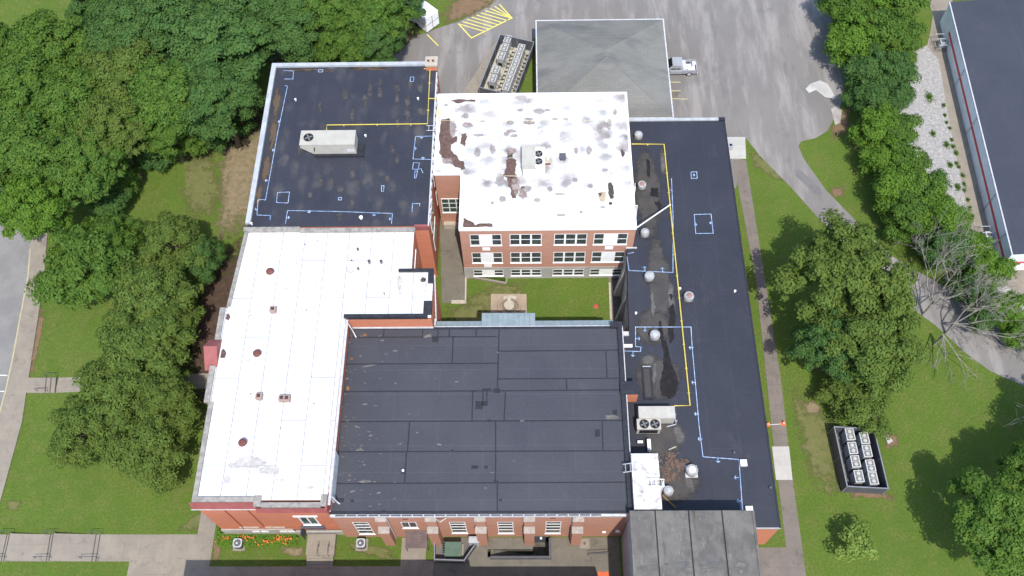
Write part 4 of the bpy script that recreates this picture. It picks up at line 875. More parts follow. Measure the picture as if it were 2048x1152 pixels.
for i in range(90):
    u = 690 + abs(rr.gauss(0, 60)); v = rr.uniform(668, 1015)
    if rr.random() < .25: u = rr.uniform(690, 1240)
    u -= (v - 655) * .085 - 6
    if u > 1235: continue
    q = P(u, v, z); s_ = rr.choice((.08, .10, .14, .2)); mb.obox(q, rr.uniform(-.3, .3), s_ * rr.uniform(1, 2.6), s_ * .7, z, z + .006)
for px in (Z2((205, 305), (240, 302), (290, 300), (250, 308), (210, 316)), Z2((165, 770), (195, 752), (215, 772)), Z2((180, 940), (225, 934), (268, 940), (200, 948)), Z2((1535, 578), (1580, 575), (1612, 584), (1606, 600), (1545, 600)), Z2((540, 142), (580, 130), (586, 148), (545, 152))):
    mb.sheet(blob(px, z, .05, 2), z + .004)
tag(mb.build('lichen_fleck', simple('lichen_fleck', (.16, .15, .135), (.09, .085, .08), 2, .95), RD), kind='stuff')
mb = MB()
for px in (Z2((115, 425), (125, 415), (135, 425), (132, 440), (118, 440)), Z2((205, 132), (225, 128), (230, 142), (210, 146)), Z2((135, 262), (155, 262), (155, 270), (138, 272))): mb.sheet(blob(px, z, .05, 2), z + .005)
mb.split('rust_spot', simple('rust_spot', (.22, .11, .04), (.16, .08, .035)), RD)
q = P(806, 941, HD + .2); t = thing('vent_pipe', 'single small white vent cap on the dark gymnasium roof', 'vent pipe', (q[0], q[1], HD)); MB().lathe((q[0], q[1], HD), [(.09, 0), (.09, .22), (.13, .23), (.12, .3), (.03, .33)], 10).build('cap', M_WPAINT, t)
# buttresses on the street front
for i, uu in enumerate((761, 860.7, 959.5, 1058.5, 1157)):
    x = PY(uu, 1040, dy0 - .3)[0]
    u1 = PY(uu, 1041, dy0 - .3)
    bt = MB().box(x - .5, x + .5, dy0 - .35, dy0 - .003, 0, u1[2]).box(x - .5, x + .5, dy0 - .9, dy0 - .352, 0, PY(uu, 1066, dy0 - .9)[2]).build('buttress', M_BRICKP, D)
    MB().add([(x - .55, dy0 - .003, u1[2] + .3), (x + .55, dy0 - .003, u1[2] + .3), (x + .55, dy0 - .42, u1[2] - .02), (x - .55, dy0 - .42, u1[2] - .02)], [(0, 3, 2, 1)]).add([(x - .55, dy0 - .36, PY(uu, 1066, dy0 - .9)[2] + .3), (x + .55, dy0 - .36, PY(uu, 1066, dy0 - .9)[2] + .3), (x + .55, dy0 - .96, PY(uu, 1066, dy0 - .9)[2] - .02), (x - .55, dy0 - .96, PY(uu, 1066, dy0 - .9)[2] - .02)], [(0, 3, 2, 1)]).build('buttress_cap', M_CAPS, bt)
for uu, lab in ((769.5, 0), (1147.8, 0)):
    x = PY(uu, 1033, dy0 - .1)[0]; MB().tube([(x, dy0 - .12, HD - .2), (x, dy0 - .14, .1)], .11, 8).build('downspout', M_WMETAL, D)
x = PY(888, 1040, dy0 - .2)[0]; MB().tube([(x - .8, dy0 - .1, HD - 1.2), (x - .3, dy0 - .5, HD - .9), (x + .25, dy0 - .15, HD - .8)], .07).build('overflow_pipe', M_STONE, D)
for uu, vv in ((810, 1039), (1106, 1037)): q = PY(uu, vv, dy0 - .05); MB().box(q[0] - .25, q[0] + .25, dy0 - .05, dy0 - .004, q[2] - .1, q[2] + .1).build('wall_vent', M_RUST, D)
q = PY(1235, 1062, dy0 - .05); MB().box(q[0] - .22, q[0] + .22, dy0 - .2, dy0 - .004, q[2] - .2, q[2] + .2).box(q[0] - 1.5, q[0] - 1.15, dy0 - .15, dy0 - .004, q[2] - .5, q[2] - .3).build('meter_box', M_WPAINT, D)
# awning over the side door, steps up to it
a = S3(1795, 330, dy0 - .9); b = S3(1975, 330, dy0 - .9)
aw = thing('door_awning', 'dark brown sloping metal awning over a side door of the brick gymnasium', 'awning', ((a[0] + b[0]) / 2, dy0, 2.4))
x0, x1 = a[0], b[0] + .1; z0a = S3(1795, 338, dy0)[2]; z1a = z0a - 1.1
mb = MB(); n = 9
for i in range(n):
    t0, t1 = i / n, (i + 1) / n; ya, yb = dy0 - .02 - 1.5 * t0, dy0 - .02 - 1.5 * t1; za, zb = z0a + (z1a - z0a) * t0, z0a + (z1a - z0a) * t1
    mb.add([(x0, ya, za), (x1, ya, za), (x1, yb, zb + .06), (x0, yb, zb + .06), (x0, yb, zb), (x1, yb, zb)], [(3, 2, 1, 0), (4, 5, 2, 3)])
mb.build('slat_panel', simple('brown_metal', (.12, .085, .08), (.09, .065, .062)), aw)
for x in (x0, x1): MB().tube([(x, dy0 - .05, z1a), (x, dy0 - 1.5, z1a - .02), (x, dy0 - 1.5, z1a + .02)], .04).tube([(x, dy0 - 1.45, z1a), (x, dy0 - 1.45, .02)], .035).build('bracket', M_DARKB, aw)
# patina canopy along the courtyard side
cn = thing('patina_canopy', 'pale blue green standing seam metal canopy along the courtyard side of the gymnasium', 'canopy', (0, 43.5, 0))
zo, zi = 8.05, 8.5; c0 = P(964, 626, zo - .15); c1 = P(1070, 626, zo - .15); cL = -9.7; cR = P(1226, 640, zo)[0]; yb = P(1140, 641, zo)[1]
mb = MB(); mb.add([(cL, yb, zo), (cR, yb, zo), (cR, dy1 + .07, zi), (cL, dy1 + .07, zi), (cL, yb, zo - .15), (cR, yb, zo - .15)], [(3, 2, 1, 0)[::-1], (4, 0, 1, 5)[::-1]])
mb.add([(c0[0], c0[1], zo - .15), (c1[0], c1[1], zo - .15), (c1[0], dy1 + .09, zi + .05), (c0[0], dy1 + .09, zi + .05), (c0[0], c0[1], zo - .35), (c1[0], c1[1], zo - .35)], [(0, 1, 2, 3), (5, 1, 0, 4)])
cs = mb.build('roof_sheet', M_AWN, cn)
mb = MB()
for i in range(1, 10): x = c0[0] + (c1[0] - c0[0]) * i / 10; mb.add([(x - .03, c0[1], zo - .12), (x + .03, c0[1], zo - .12), (x + .03, dy1 + .09, zi + .08), (x - .03, dy1 + .09, zi + .08)], [(0, 1, 2, 3)])
x = cL + .5
while x < cR:
    if not (c0[0] - .1 < x < c1[0] + .1): mb.add([(x - .03, yb, zo + .03), (x + .03, yb, zo + .03), (x + .03, dy1 + .07, zi + .03), (x - .03, dy1 + .07, zi + .03)], [(0, 1, 2, 3)])
    x += .6
mb.build('standing_seam', simple('patina_seam', (.20, .29, .30)), cs)
for x, y in ((c0[0] + .15, c0[1] - .2), (c1[0] - .15, c1[1] - .2), (cL + .3, yb - .15), (cR - .3, yb - .15)): MB().box(x - .08, x + .08, y - .08, y + .08, 0, zo - .3).build('post', M_WMETAL, cn)
# ------------------------------------------------------------------ low wing (E)
HE = 6.7; E_ = thing('low_wing', 'long single storey wing under a flat black roof at the right of the school', 'building', (17, 46, 0))
polyE = [(9.75, 22.98), (20.9, 22.98), (20.9, 22.1), (23.87, 22.1), (23.87, 71.5), (11.8, 71.5), (11.8, 53.35), (11.1, 53.35), (10.75, 43.0), (9.75, 43.0)]
MB().walls(polyE, 0, HE - .02).build('wall', M_BRICKO, E_)
RE = MB().sheet(polyE, HE).build('roof', M_MEMB, E_)
MB().box(11.85, 23.2, 71.25, 71.62, HE - .2, HE + .16).build('coping', M_GMETAL, E_)
MB().box(23.2, 23.98, 71.2, 71.64, HE - .2, HE + .2).box(23.8, 23.97, 22.05, 71.198, HE - .25, HE + .05).split('roof_edge', M_BLACKC, E_)
MB().box(20.95, 23.97, 22.03, 22.12, HE - .2, HE + .04).build('fascia', M_GMETAL, E_)
mb = MB()
for y in (44.0, 47.4, 50.8): mb.add([(10.0, y, 0), (10.72, y, HE - .1), (10.72, y + .5, HE - .1), (10.0, y + .5, 0), (10.9, y, 0), (10.9, y + .5, 0)], [(0, 3, 2, 1), (0, 1, 4), (3, 5, 2)])
mb.split('wall_buttress', M_BASE, E_)
MB().add([(10.66, 43.1, 0), (11.0, 53.3, 0), (11.0, 53.3, HE - .1), (10.66, 43.1, HE - .1)], [(0, 3, 2, 1)]).build('rendered_wall', M_BASE, E_)
MB().box(11.0, 12.2, 53.28, 53.42, HE - .2, HE + .12).build('edge_flashing', M_WMETAL, E_)
mb = MB(); ze = HE + .016
chalk(mb, [[(1343, 357), (1346, 430), (1346, 545), (1258, 541), (1254, 514)], ['c', (1382, 344), (1393.5, 343.5), (1394.5, 356.5), (1382.5, 357)], ['c', (1388.5, 429), (1422, 428), (1426.5, 466.5), (1391.5, 467)], [(1250, 702), (1281, 703), (1282, 694), (1271, 693), (1271, 654), (1382, 654), (1384, 690), (1392, 780), (1398, 850), (1406, 913.5), (1478, 919), (1485, 1019)],
           [(1256, 507), (1267, 505)]], ze, .07)
ticks(mb, [(1290, 541, -1, -7), (1325, 543, 0, -7), (1343, 380, -6, 0), (1386, 695, -7, 0), (1390, 765, -6, 0), (1397, 828, -7, 0), (1404, 878, -7, 0), (1436, 916, 0, 8), (1477, 955, -7, 0), (1482, 1002, -7, 0), (1290, 654, 0, 8), (1271, 677, 8, 0), (1266, 703, 0, 9), (1389, 449, 4, 0), (1424, 446, -4, 0), (1386, 350, 3, 0)], ze)
mb.build('chalk_marking', M_CHALK, RE)
mb = MB()
for px in ([(1320, 640), (1316, 660), (1322, 680), (1328, 705), (1326, 740), (1320, 770), (1322, 790), (1338, 798), (1352, 790), (1357, 770), (1352, 745), (1344, 730), (1338, 705), (1330, 680)], [(1340, 612), (1346, 606), (1350, 640), (1349, 672), (1341, 688), (1337, 668), (1338, 640)], [(1338, 588), (1344, 587), (1345, 598), (1340, 601)], [(1302, 375), (1316, 376), (1318, 394), (1300, 392)], [(1308, 404), (1318, 402), (1326, 412), (1318, 420)], [(1292, 318), (1298, 320), (1301, 358), (1294, 352)]):
    mb.sheet(blob(px, HE, .1), HE + .0105)
mb.split('damp_stain', M_PUDDLE, RE)
softs([ell(1296, 390, 30, 105, 13, 8), ell(1318, 560, 26, 100, 13, 8), ell(1306, 655, 42, 42), ell(1316, 755, 54, 52), ell(1325, 880, 46, 44), ell(1350, 960, 60, 54)], HE + .0015, 'dust_film', soft_mat('dust_film', lambda k: memb_col(k, *MB_E), (.066, .06, .054), (.046, .044, .044), .6, .1, .7), RE, .3)
softs([ell(1306, 610, 6, 42, 11, 3), ell(1343, 600, 9, 50, 11, 4), ell(1309, 745, 6, 46), ell(1326, 325, 8, 34, 11, 3), ell(1378, 965, 12, 26, 11, 8), ell(1358, 870, 14, 30, 11, 6), ell(1296, 720, 20, 14)], HE + .0052, 'dust_streak', soft_mat('dust_streak', lambda k: memb_col(k, *MB_E), (.115, .108, .10), (.075, .07, .067), 1, .25, 1.0), RE)
mb = MB(); rr = random.Random(4)
for i in range(420):
    t_ = rr.random(); u, v = (1340 + rr.gauss(0, 11), 905 + 58 * rr.random()) if t_ < .7 else (1352 + 24 * rr.random(), 930 + rr.gauss(0, 5))
    q = P(u, v, HE); s_ = rr.uniform(.06, .16); mb.obox(q, rr.uniform(0, 3), s_ * 1.5, s_, HE + .01, HE + .02 + rr.random() * .04)
tag(mb.build('leaf_litter', M_DEBRIS), 'heap of brown dry leaves on the black roof beside a drum vent', 'leaf litter', kind='stuff')
ca = P(1283, 733, HE + .15); cb = P(1308, 798, HE + .15)
t = thing('skylight_curb', 'long low black kerb frame of a covered skylight on the low black roof', 'skylight', ((ca[0] + cb[0]) / 2, (ca[1] + cb[1]) / 2, HE)); x0, x1, y0, y1 = ca[0], cb[0], cb[1], ca[1]
MB().box(x0, x0 + .2, y0, y1, HE, HE + .2).box(x1 - .2, x1, y0, y1, HE, HE + .2).box(x0 + .2, x1 - .2, y1 - .2, y1, HE, HE + .2).box(x0 + .2, x1 - .2, y0, y0 + .2, HE, HE + .2).build('curb', M_BLACKC, t)
MB().box(x0 + .2, x1 - .2, y0 + .2, y1 - .2, HE, HE + .12).build('cover', M_DUST, t); MB().box(x0 + .1, x1 - .1, y1 - .08, y1 + .02, HE + .2, HE + .24).build('flashing', M_GMETAL, t)
for i, (u0, v0, u1, v1, lb) in enumerate([(1480, 919, 1495, 932, 'white square roof hatch at the corner of a blue chalk line'), (1491, 1012, 1507, 1021, 'white square roof hatch beside the grey concrete annex')]):
    P_box('roof_hatch', lb, 'roof hatch', u0, v0, u1, v1 if i == 0 else 1026, HE, .35, M_WMETAL, M_WPAINT, 'white hatches on the low roof')
M_DRUM = simple('drum_grey', (.36, .355, .355), (.24, .235, .235), 3, .6)
VL = [(1277, 269, .5, 0, 'grey drum fan at the back left corner of the low black roof'), (1284, 369, .5, 1, 'drum fan with a reddish top beside the white roof ladder'), (1290, 464, .5, 0, 'grey drum fan beside the front right corner of the white roof'), (1299, 551, .55, 0, 'pale drum fan on the blue chalk cross line'), (1378, 592, .55, 1, 'drum fan with a reddish top right of the yellow gas pipe'), (1310, 669, .55, 0, 'pale drum fan left of a long damp stain'), (1384, 940, .6, 2, 'wide white drum fan on a square base right of the leaf heap'), (1337, 981, .5, 0, 'grey drum fan beside the ladder of the small white roof')]
for u, v, r, kd, lb in VL:
    q = P(u, v, HE + .6); t = thing('drum_fan', lb, 'roof fan', (q[0], q[1], HE), 0, 'drum shaped exhaust fans on the low roof')
    b_ = r * 1.0; MB().box(q[0] - b_, q[0] + b_, q[1] - b_, q[1] + b_, HE, HE + .14).build('base', M_DUST if kd != 2 else M_WMETAL, t)
    MB().lathe((q[0], q[1], HE + .14), [(r * .9, 0), (r, .08), (r, .52), (r * .88, .62), (r * .6, .63)], 20).build('drum', M_DRUM, t, smooth=False)
    MB().lathe((q[0], q[1], HE + .77), [(r * .58, 0), (r * .5, .05), (r * .2, .08)], 16).build('lid', {0: M_GMETAL, 1: simple('faded_red_cap', (.30, .17, .15), (.24, .14, .13)), 2: M_WPAINT}[kd], t)
for i, (u, v, lb) in enumerate([(1360, 577, 'tiny white vent cap beside the yellow gas pipe on the low roof'), (1470, 582, 'tiny white vent cap near the right edge of the low roof'), (1468, 905, 'small dark vent pipe near the white hatch on the low roof'), (1541, 975, 'small dark vent pipe at the right edge of the low roof'), (1272, 626, 'tiny white vent cap near the courtyard edge of the low roof')]):
    q = P(u, v, HE + .2); t = thing('vent_pipe', lb, 'vent pipe', (q[0], q[1], HE), 0, 'vent pipes on the low roof'); dk = i in (2, 3)
    MB().lathe((q[0], q[1], HE), [(.10, 0), (.10, .2), (.13, .21), (.13, .28), (.05, .3)], 10).build('cap', M_DARKP if dk else M_WPAINT, t)
pipe_run('gas_pipe', 'long yellow gas pipe running down the middle of the low black roof', [P(1263, 288, HE + .14), P(1328, 288.5, HE + .14), P(1380, 811, HE + .14), P(1348, 811.5, HE + .14)], .07, M_YEL, 'gas pipe', 'yellow rooftop gas pipes', (HE, 2.6))
a = P(1274, 455, HB + .3); b = P(1341, 409, HE + 1.6)
t = thing('leaning_pole', 'white pole leaning from the low black roof up to the corner of the white roof', 'pole', b); MB().tube([a, b], .075, 8).build('shaft', M_WPAINT, t)
ladder('roof_ladder', 'white ladder climbing from the low black roof to the stained white roof', [(bx1 + .12, 58.4, HE + .02), (bx1 + .12, 58.4, HB + 1.0)], (0, .55, 0), 10, M_WPAINT)
a = P(1276, 410, HB + .4)
t = thing('downpipe', 'white pipe down the side of the brick block near the leaning pole', 'pipe', (bx1 + .1, a[1], HE)); MB().tube([(bx1 - .1, a[1], HB + .3), (bx1 + .25, a[1], HB + .3), (bx1 + .25, a[1] - .9, HE)], .06).build('shaft', M_WPAINT, t)
# small white-roofed box between gym and low wing, with ladder
HW = 10.0; wx0, wx1, wy0, wy1 = 9.8, 12.28, 23.02, P(1290, 908, HW)[1]
t = thing('roof_penthouse', 'narrow box with a patchy white roof between the gymnasium and low wing', 'penthouse', (11, 26, HE))
MB().walls([(wx0, wy0), (wx1, wy0), (wx1, wy1), (wx0, wy1)], HE - .1, HW - .02).build('wall', M_BASE, t); mwp = MB().sheet([(wx0 - .05, wy0), (wx1 + .05, wy0), (wx1 + .05, wy1 + .05), (wx0 - .05, wy1 + .05)], HW)
kk = NT('patchy_white_coat', .7, .3); aa = kk.mix(kk.ramp(kk.noise(1.2, 6, .75), .46, .62), (.60, .59, .58), (.33, .30, .28)); aa = kk.mix(kk.ramp(kk.noise(1.6, 4, .7, None, .6), .66, .74), aa, (.2, .17, .15)); mwp.build('roof', kk.out(aa), t)
ladder('roof_ladder', 'white ladder with hoops at the right edge of the narrow white roof', [(wx1 + .3, 25.3, HE + .02), (wx1 + .3, 25.3, HW + .9)], (0, .5, 0), 9, M_WPAINT)
MBx = [(wx1 - 1.1, 25.3, HW + .75), (wx1 + .35, 25.3, HW + .75)]
ladder('ladder_handrail', 'white handrail frame at the top of the hooped ladder on the narrow white roof', MBx, (0, .7, 0), 3, M_WPAINT, 'roof access ladders')
ladder('parapet_ladder', 'galvanised ladder bridging the black gymnasium parapet onto the narrow white roof', [(dx1 - .7, 27.1, HD + .75), (dx1 + .6, 27.1, HW + .15)], (0, .8, 0), 3, M_GMETAL, r=.05)
a, b = P(1325, 990, HE + .15), P(1351, 1016, HE + .1); t = thing('timber_plank', 'long thin brown plank lying on the low roof in the shadow', 'plank', b); MB().tube([a, b], .09, 4).build('board', simple('brown_timber', (.25, .16, .08), (.18, .12, .07)), t)
a, b = P(1337, 899, HE + .1), P(1352, 893, HE + .1); t = thing('loose_board', 'short pale board lying on the low black roof near the air conditioner', 'plank', a); MB().tube([a, b], .07, 4).build('board', M_STONE, t)
# air conditioner between gym and low wing
zc_ = HE + 1.7; p0 = P(1277, 813, zc_); p1 = P(1351, 840, zc_)
t = thing('rooftop_air_conditioner', 'beige twin fan air conditioner beside the gymnasium chimney on the low roof', 'air conditioner', ((p0[0] + p1[0]) / 2, p0[1] - 1, HE)); yb_ = P(1290, 836, zc_)[1]
ac_case(t, p0[0], p1[0], yb_, p0[1], HE, zc_, M_BEIGE)
MB().box(p1[0] - .85, p1[0] - .1, yb_ + .15, p0[1] - .1, zc_ + .002, zc_ + .02).build('dirty_panel', M_BEIGED, t)
zf = HE + 1.45; f0 = P(1274, 842, zf); f1 = P(1322, 858, zf)
ac_case(t, f0[0], f1[0], f1[1], yb_ - .02, HE, zf, M_BEIGE, 'condenser_section')
MB().box(f0[0] + .25, f1[0] - .25, f1[1] - .045, f1[1] - .032, HE + .35, zf - .25).build('coil_grille', M_BLACK, t)
for u in (1288.5, 1310): q = P(u, 848, zf); fan(t, (q[0], q[1], zf), .43)
MB().tube([(p1[0] + .25, yb_ - .1, HE + .1), (p1[0] + .25, p0[1] - .4, HE + .1), (p1[0] + .25, p0[1] - .4, HE + .5)], .06).tube([(p1[0] - .7, yb_ - .35, HE + .15), (p1[0] + .25, yb_ - .1, HE + .15), (p1[0] + .2, yb_ - .1, HE + 1.2)], .06).build('support_frame', M_GMETAL, t)
P_box('utility_cabinet', 'small upright white cabinet near the narrow white roof', 'cabinet', 1294, 878, 1302.5, 899, HE, .8, M_WMETAL, M_WPAINT)
P_box('utility_box', 'little white box with rusty pipe beside the gymnasium wall on the low roof', 'cabinet', 1275, 881, 1286, 886, HE, .5, M_RUST, M_WPAINT)
# ------------------------------------------------------------------ concrete-roofed annex (K) and the wing that lies south of the frame
HK = 10.2; K = thing('concrete_annex', 'tall annex under a stained grey concrete roof with raised ribs', 'building', (15, 15, 0)); kx0, kx1, ky = P(1259, 1022, HK)[0], P(1508, 1022, HK)[0], P(1400, 1021, HK)[1]
MB().walls([(kx0 + .12, 6), (kx1 - .12, 6), (kx1 - .12, ky - .1), (kx0 + .12, ky - .1)], 0, HK - .3).build('wall', M_BASE, K)
rk = MB().prism([(kx0, 5.9), (kx1, 5.9), (kx1, ky), (kx0, ky)], HK - .3, HK, True).build('roof', M_SLAB, K)
mb = MB()
for u in (1311, 1378, 1445): x = P(u, 1040, HK)[0]; mb.box(x + .06, x + .5, 5.9, ky - .02, HK + .002, HK + .10)
mb.box(kx0 + .0, kx0 + .22, 5.9, ky - .02, HK + .002, HK + .09).box(kx1 - .22, kx1, 5.9, ky - .02, HK + .002, HK + .09); mb.split('roof_rib', M_SLAB, K)
mb = MB()
for u in (1311, 1378, 1445): x = P(u, 1040, HK)[0]; mb.box(x - .05, x + .058, 5.9, ky - .01, HK + .003, HK + .012)
mb.split('joint', M_TAR, K)
mb = MB()
for px in ([(1398, 1124), (1415, 1120), (1424, 1114), (1436, 1118), (1434, 1126), (1418, 1130)], [(1356, 1124), (1372, 1116), (1382, 1124), (1374, 1134), (1358, 1132)], [(1324, 1126), (1340, 1128), (1326, 1136)], [(1444, 1124), (1450, 1128), (1452, 1136), (1442, 1132)], [(1460, 1120), (1466, 1122), (1468, 1132), (1462, 1130)]): mb.sheet(blob(px, HK, .08), HK + .013)
mb.split('damp_stain', simple('damp_concrete', (.085, .082, .08), (.12, .115, .11), 2, .7), rk)
softs([ell(1300, 1136, 34, 9), ell(1400, 1138, 60, 10), ell(1480, 1130, 26, 10)], HK + .004, 'silt_mark', soft_mat('pale_silt', None, (.165, .155, .142), (.13, .125, .12), 1.2, .3, 1.3, 1.6), rk, .3)
SW = thing('street_wing', 'flat roofed brick wing across the yard, only its shadow reaching the front', 'building', (-14, 8, 0))
MB().prism([(-33.9, 4), (kx0 - 1.5, 4), (kx0 - 1.5, 14.9), (-5.0, 14.9), (-5.0, 15.6), (-33.9, 15.6)], 0, 9).build('wall', M_BRICK, SW)
# ------------------------------------------------------------------ hip-roofed building (F) and the neighbour's warehouse (G)
fz = 3.7; f0, f1, f2 = P(1073, 42, fz), P(1324, 40, fz), P(1341, 235, fz); fx0, fx1, fy1, fy0 = f0[0], f1[0] + .1, f0[1], f2[1]
F_ = thing('hip_roofed_building', 'square low building under a grey shingle hip roof in the parking lot', 'building', ((fx0 + fx1) / 2, (fy0 + fy1) / 2, 0))
MB().walls([(fx0 + .5, fy0 + .5), (fx1 - 1.1, fy0 + .5), (fx1 - 1.1, fy1 - .5), (fx0 + .5, fy1 - .5)], 0, fz - .02).build('wall', M_BRICKO, F_)
pk = P(1211, 99, fz + 3.0); pk = ((fx0 + fx1) / 2 + .3, (fy0 + fy1) / 2, fz + 2.6)
mb = MB(); r0 = (pk[0], pk[1] + .6, pk[2]); r1 = (pk[0], pk[1] - .6, pk[2])
mb.add([(fx0, fy0, fz), (fx1, fy0, fz), (fx1, fy1, fz), (fx0, fy1, fz), r0, r1], [(0, 1, 5), (1, 2, 4, 5), (2, 3, 4), (3, 0, 5, 4)]); rf = mb.build('roof', M_SHING, F_)
mb = MB()
for c in ((fx0, fy1), (fx1, fy1)): mb.tube([(c[0], c[1], fz + .0), (r0[0], r0[1], r0[2] + .0)], .05, 4)
for c in ((fx0, fy0), (fx1, fy0)): mb.tube([(c[0], c[1], fz + .0), (r1[0], r1[1], r1[2] + .0)], .05, 4)
mb.build('hip_cap', simple('hip_shingle', (.168, .17, .16), (.155, .157, .15)), rf)
ring(MB(), [(fx0, fy0), (fx1, fy0), (fx1, fy1), (fx0, fy1)], .16, fz - .2, fz + .03, .14).build('gutter', M_WMETAL, F_)
gz = 3.6; G = thing('warehouse', 'neighbouring metal warehouse with a navy roof and a red stripe round its pale walls', 'building', (65, 72, 0))
gA, gB = P(2025, 508, gz), P(1900, 5, gz); gdx = (gB[0] - gA[0]) / (gB[1] - gA[1])
gl = lambda y: gA[0] + gdx * (y - gA[1])
ys0, ys1 = gA[1], gB[1]; gw = 30
MB().walls([(gl(ys0), ys0), (gl(ys0) + gw, ys0), (gl(ys1) + gw, ys1), (gl(ys1), ys1)], 0, gz - .02).build('wall', M_GWALL, G)
o = .12
MB().add([(gl(ys0) - o, ys0 - .1, gz), (gl(ys0) + gw / 2, ys0 - .1, gz + 1.3), (gl(ys1) + gw / 2, ys1 + .1, gz + 1.3), (gl(ys1) - o, ys1 + .1, gz), (gl(ys0) + gw + o, ys0 - .1, gz), (gl(ys1) + gw + o, ys1 + .1, gz)], [(0, 1, 2, 3), (1, 4, 5, 2)]).build('roof', M_GROOF, G)
MB().add([(gl(ys0), ys0, gz - .02), (gl(ys0) + gw, ys0, gz - .02), (gl(ys0) + gw / 2, ys0, gz + 1.25)], [(0, 1, 2)]).build('gable', M_GWALL, G)
MB().add([(gl(ys0) - .13, ys0 - .12, gz + .03), (gl(ys0) + .02, ys0 - .12, gz + .05), (gl(ys1) + .02, ys1 + .1, gz + .05), (gl(ys1) - .13, ys1 + .1, gz + .03), (gl(ys0) - .13, ys0 - .12, gz - .12), (gl(ys1) - .13, ys1 + .1, gz - .12)], [(0, 1, 2, 3), (4, 0, 3, 5)]).build('gutter', M_WMETAL, G)
yb2 = ys1 - 3.5
MB().add([(gl(ys0) - .02, ys0 - .02, 1.45), (gl(yb2) - .02, yb2, 1.45), (gl(yb2) - .02, yb2, 1.9), (gl(ys0) - .02, ys0 - .02, 1.9)], [(0, 3, 2, 1)]).add([(gl(ys0) - .02, ys0 - .02, 1.45), (gl(ys0) + gw, ys0 - .02, 1.45), (gl(ys0) + gw, ys0 - .02, 1.9), (gl(ys0) - .02, ys0 - .02, 1.9)], [(0, 1, 2, 3)]).build('stripe', M_STRIPE, G)
for yy in (57, 62.5, 74, 82): MB().tube([(gl(yy) - .1, yy, gz - .1), (gl(yy) - .1, yy, .05)], .05).build('downspout', M_GMETAL, G)
for yy, lb in ((ys0 + 4.2, 'grey louvred wall unit with pipe rails near the south corner of the warehouse'), (ys1 - 4.5, 'grey louvred wall unit with pipe rails near the north end of the warehouse')):
    t = thing('wall_unit', lb, 'wall unit', (gl(yy) - .9, yy, 0), 0, 'units on the warehouse wall')
    x = gl(yy); MB().box(x - 1.5, x - .03, yy - .9, yy + .9, 0, .12).build('pad', M_CONCD, t); MB().box(x - 1.1, x - .25, yy - .45, yy + .45, .12, 1.1).build('cabinet', M_GMETAL, t)
    MB().lathe((x - .68, yy, 1.1), [(.3, 0), (.3, .03), (.26, .03), (.26, .01)], 14).build('fan_guard', M_DARKP, t)
    for dy in (-1.0, .1, 1.0): MB().tube([(x - 1.6, yy + dy, .05), (x - 1.6, yy + dy, 1.35), (x - .05, yy + dy, 1.35)], .05).build('rail', M_GMETAL, t)
t = thing('porch_canopy', 'pale canopy with dark openings on the south face of the warehouse', 'canopy', (gl(ys0) + 2, ys0 - .6, 0)); x = gl(ys0)
MB().box(x + .1, x + 6, ys0 - .5, ys0 - .03, .75, 1.1).build('ledge', M_WPAINT, t); MB().box(x + .9, x + 1.9, ys0 - .06, ys0 - .031, 1.15, 1.5).box(x + 2.4, x + 3.6, ys0 - .06, ys0 - .031, 1.15, 1.5).build('opening', M_DARKP, t)
q = PG(2015, 556); t = thing('tyre_planter', 'round black tyre lying on the concrete south of the warehouse', 'tyre', q); MB().lathe(q, [(.36, .0), (.4, .1), (.36, .2), (.2, .2), (.2, .05)], 16).build('rim', M_TYRE, t)
# ------------------------------------------------------------------ sunken stairwell at the gymnasium front
px0, px1, py0, py1 = PIT
t = thing('sunken_stairwell', 'sunken concrete stairwell with a dark parapet in front of the gymnasium', 'stairwell', ((px0 + px1) / 2, (py0 + py1) / 2, 0)); zb = -2.2
mb = MB(); pw = 22.93; lp_ = [(px0, py0), (px1, py0), (px1, pw), (PITX, pw), (PITX, py1), (px0, py1)]; n = 6
mb.add([(*p, zb) for p in lp_] + [(*p, .012) for p in lp_], [tuple(range(6))] + [(i, 6 + i, 6 + (i + 1) % 6, (i + 1) % 6) for i in range(6) if i != 2]); mb.build('retaining_wall', simple('mossy_concrete', (.12, .11, .09), (.075, .07, .055), 1.5, .95), t)
mb = MB(); n = 12; xs_, xe_ = px0 + .3, px0 + 3.9
for i in range(n):
    a = xs_ + (xe_ - xs_) * i / n; mb.box(a, a + (xe_ - xs_) / n, py0 + .02, py1 - .02, zb + .002, -.02 - (i + .5) * (2.1 / n))
mb.build('stair_tread', simple('dark_tread', (.13, .115, .09), (.09, .08, .065), 2, .95), t)
mb = MB(); mb.box(px0 + .3, px1 + .25, py0 - .25, py0 - .002, .0, .5).box(px1 + .002, px1 + .25, py0 - .002, 22.7, 0, .5); mb.build('parapet', M_DARKP, t)
dd = MB().box(px1 - 1.5, px1 - .3, 22.86, 22.925, zb, .25).build('cellar_door', M_DARKB, t)
q = PY(1082, 1076, dy0 - .2); lp = thing('wall_lamp', 'small white lamp over the cellar door of the gymnasium', 'lamp', (q[0], dy0, q[2])); MB().lathe((q[0], dy0 - .22, q[2] - .1), [(.05, 0), (.14, .06), (.12, .16), (.03, .2)], 10).build('lamp_shade', M_WPAINT, lp); MB().box(q[0] - .04, q[0] + .04, dy0 - .2, dy0 - .005, q[2] - .02, q[2] + .04).build('arm', M_WMETAL, lp)
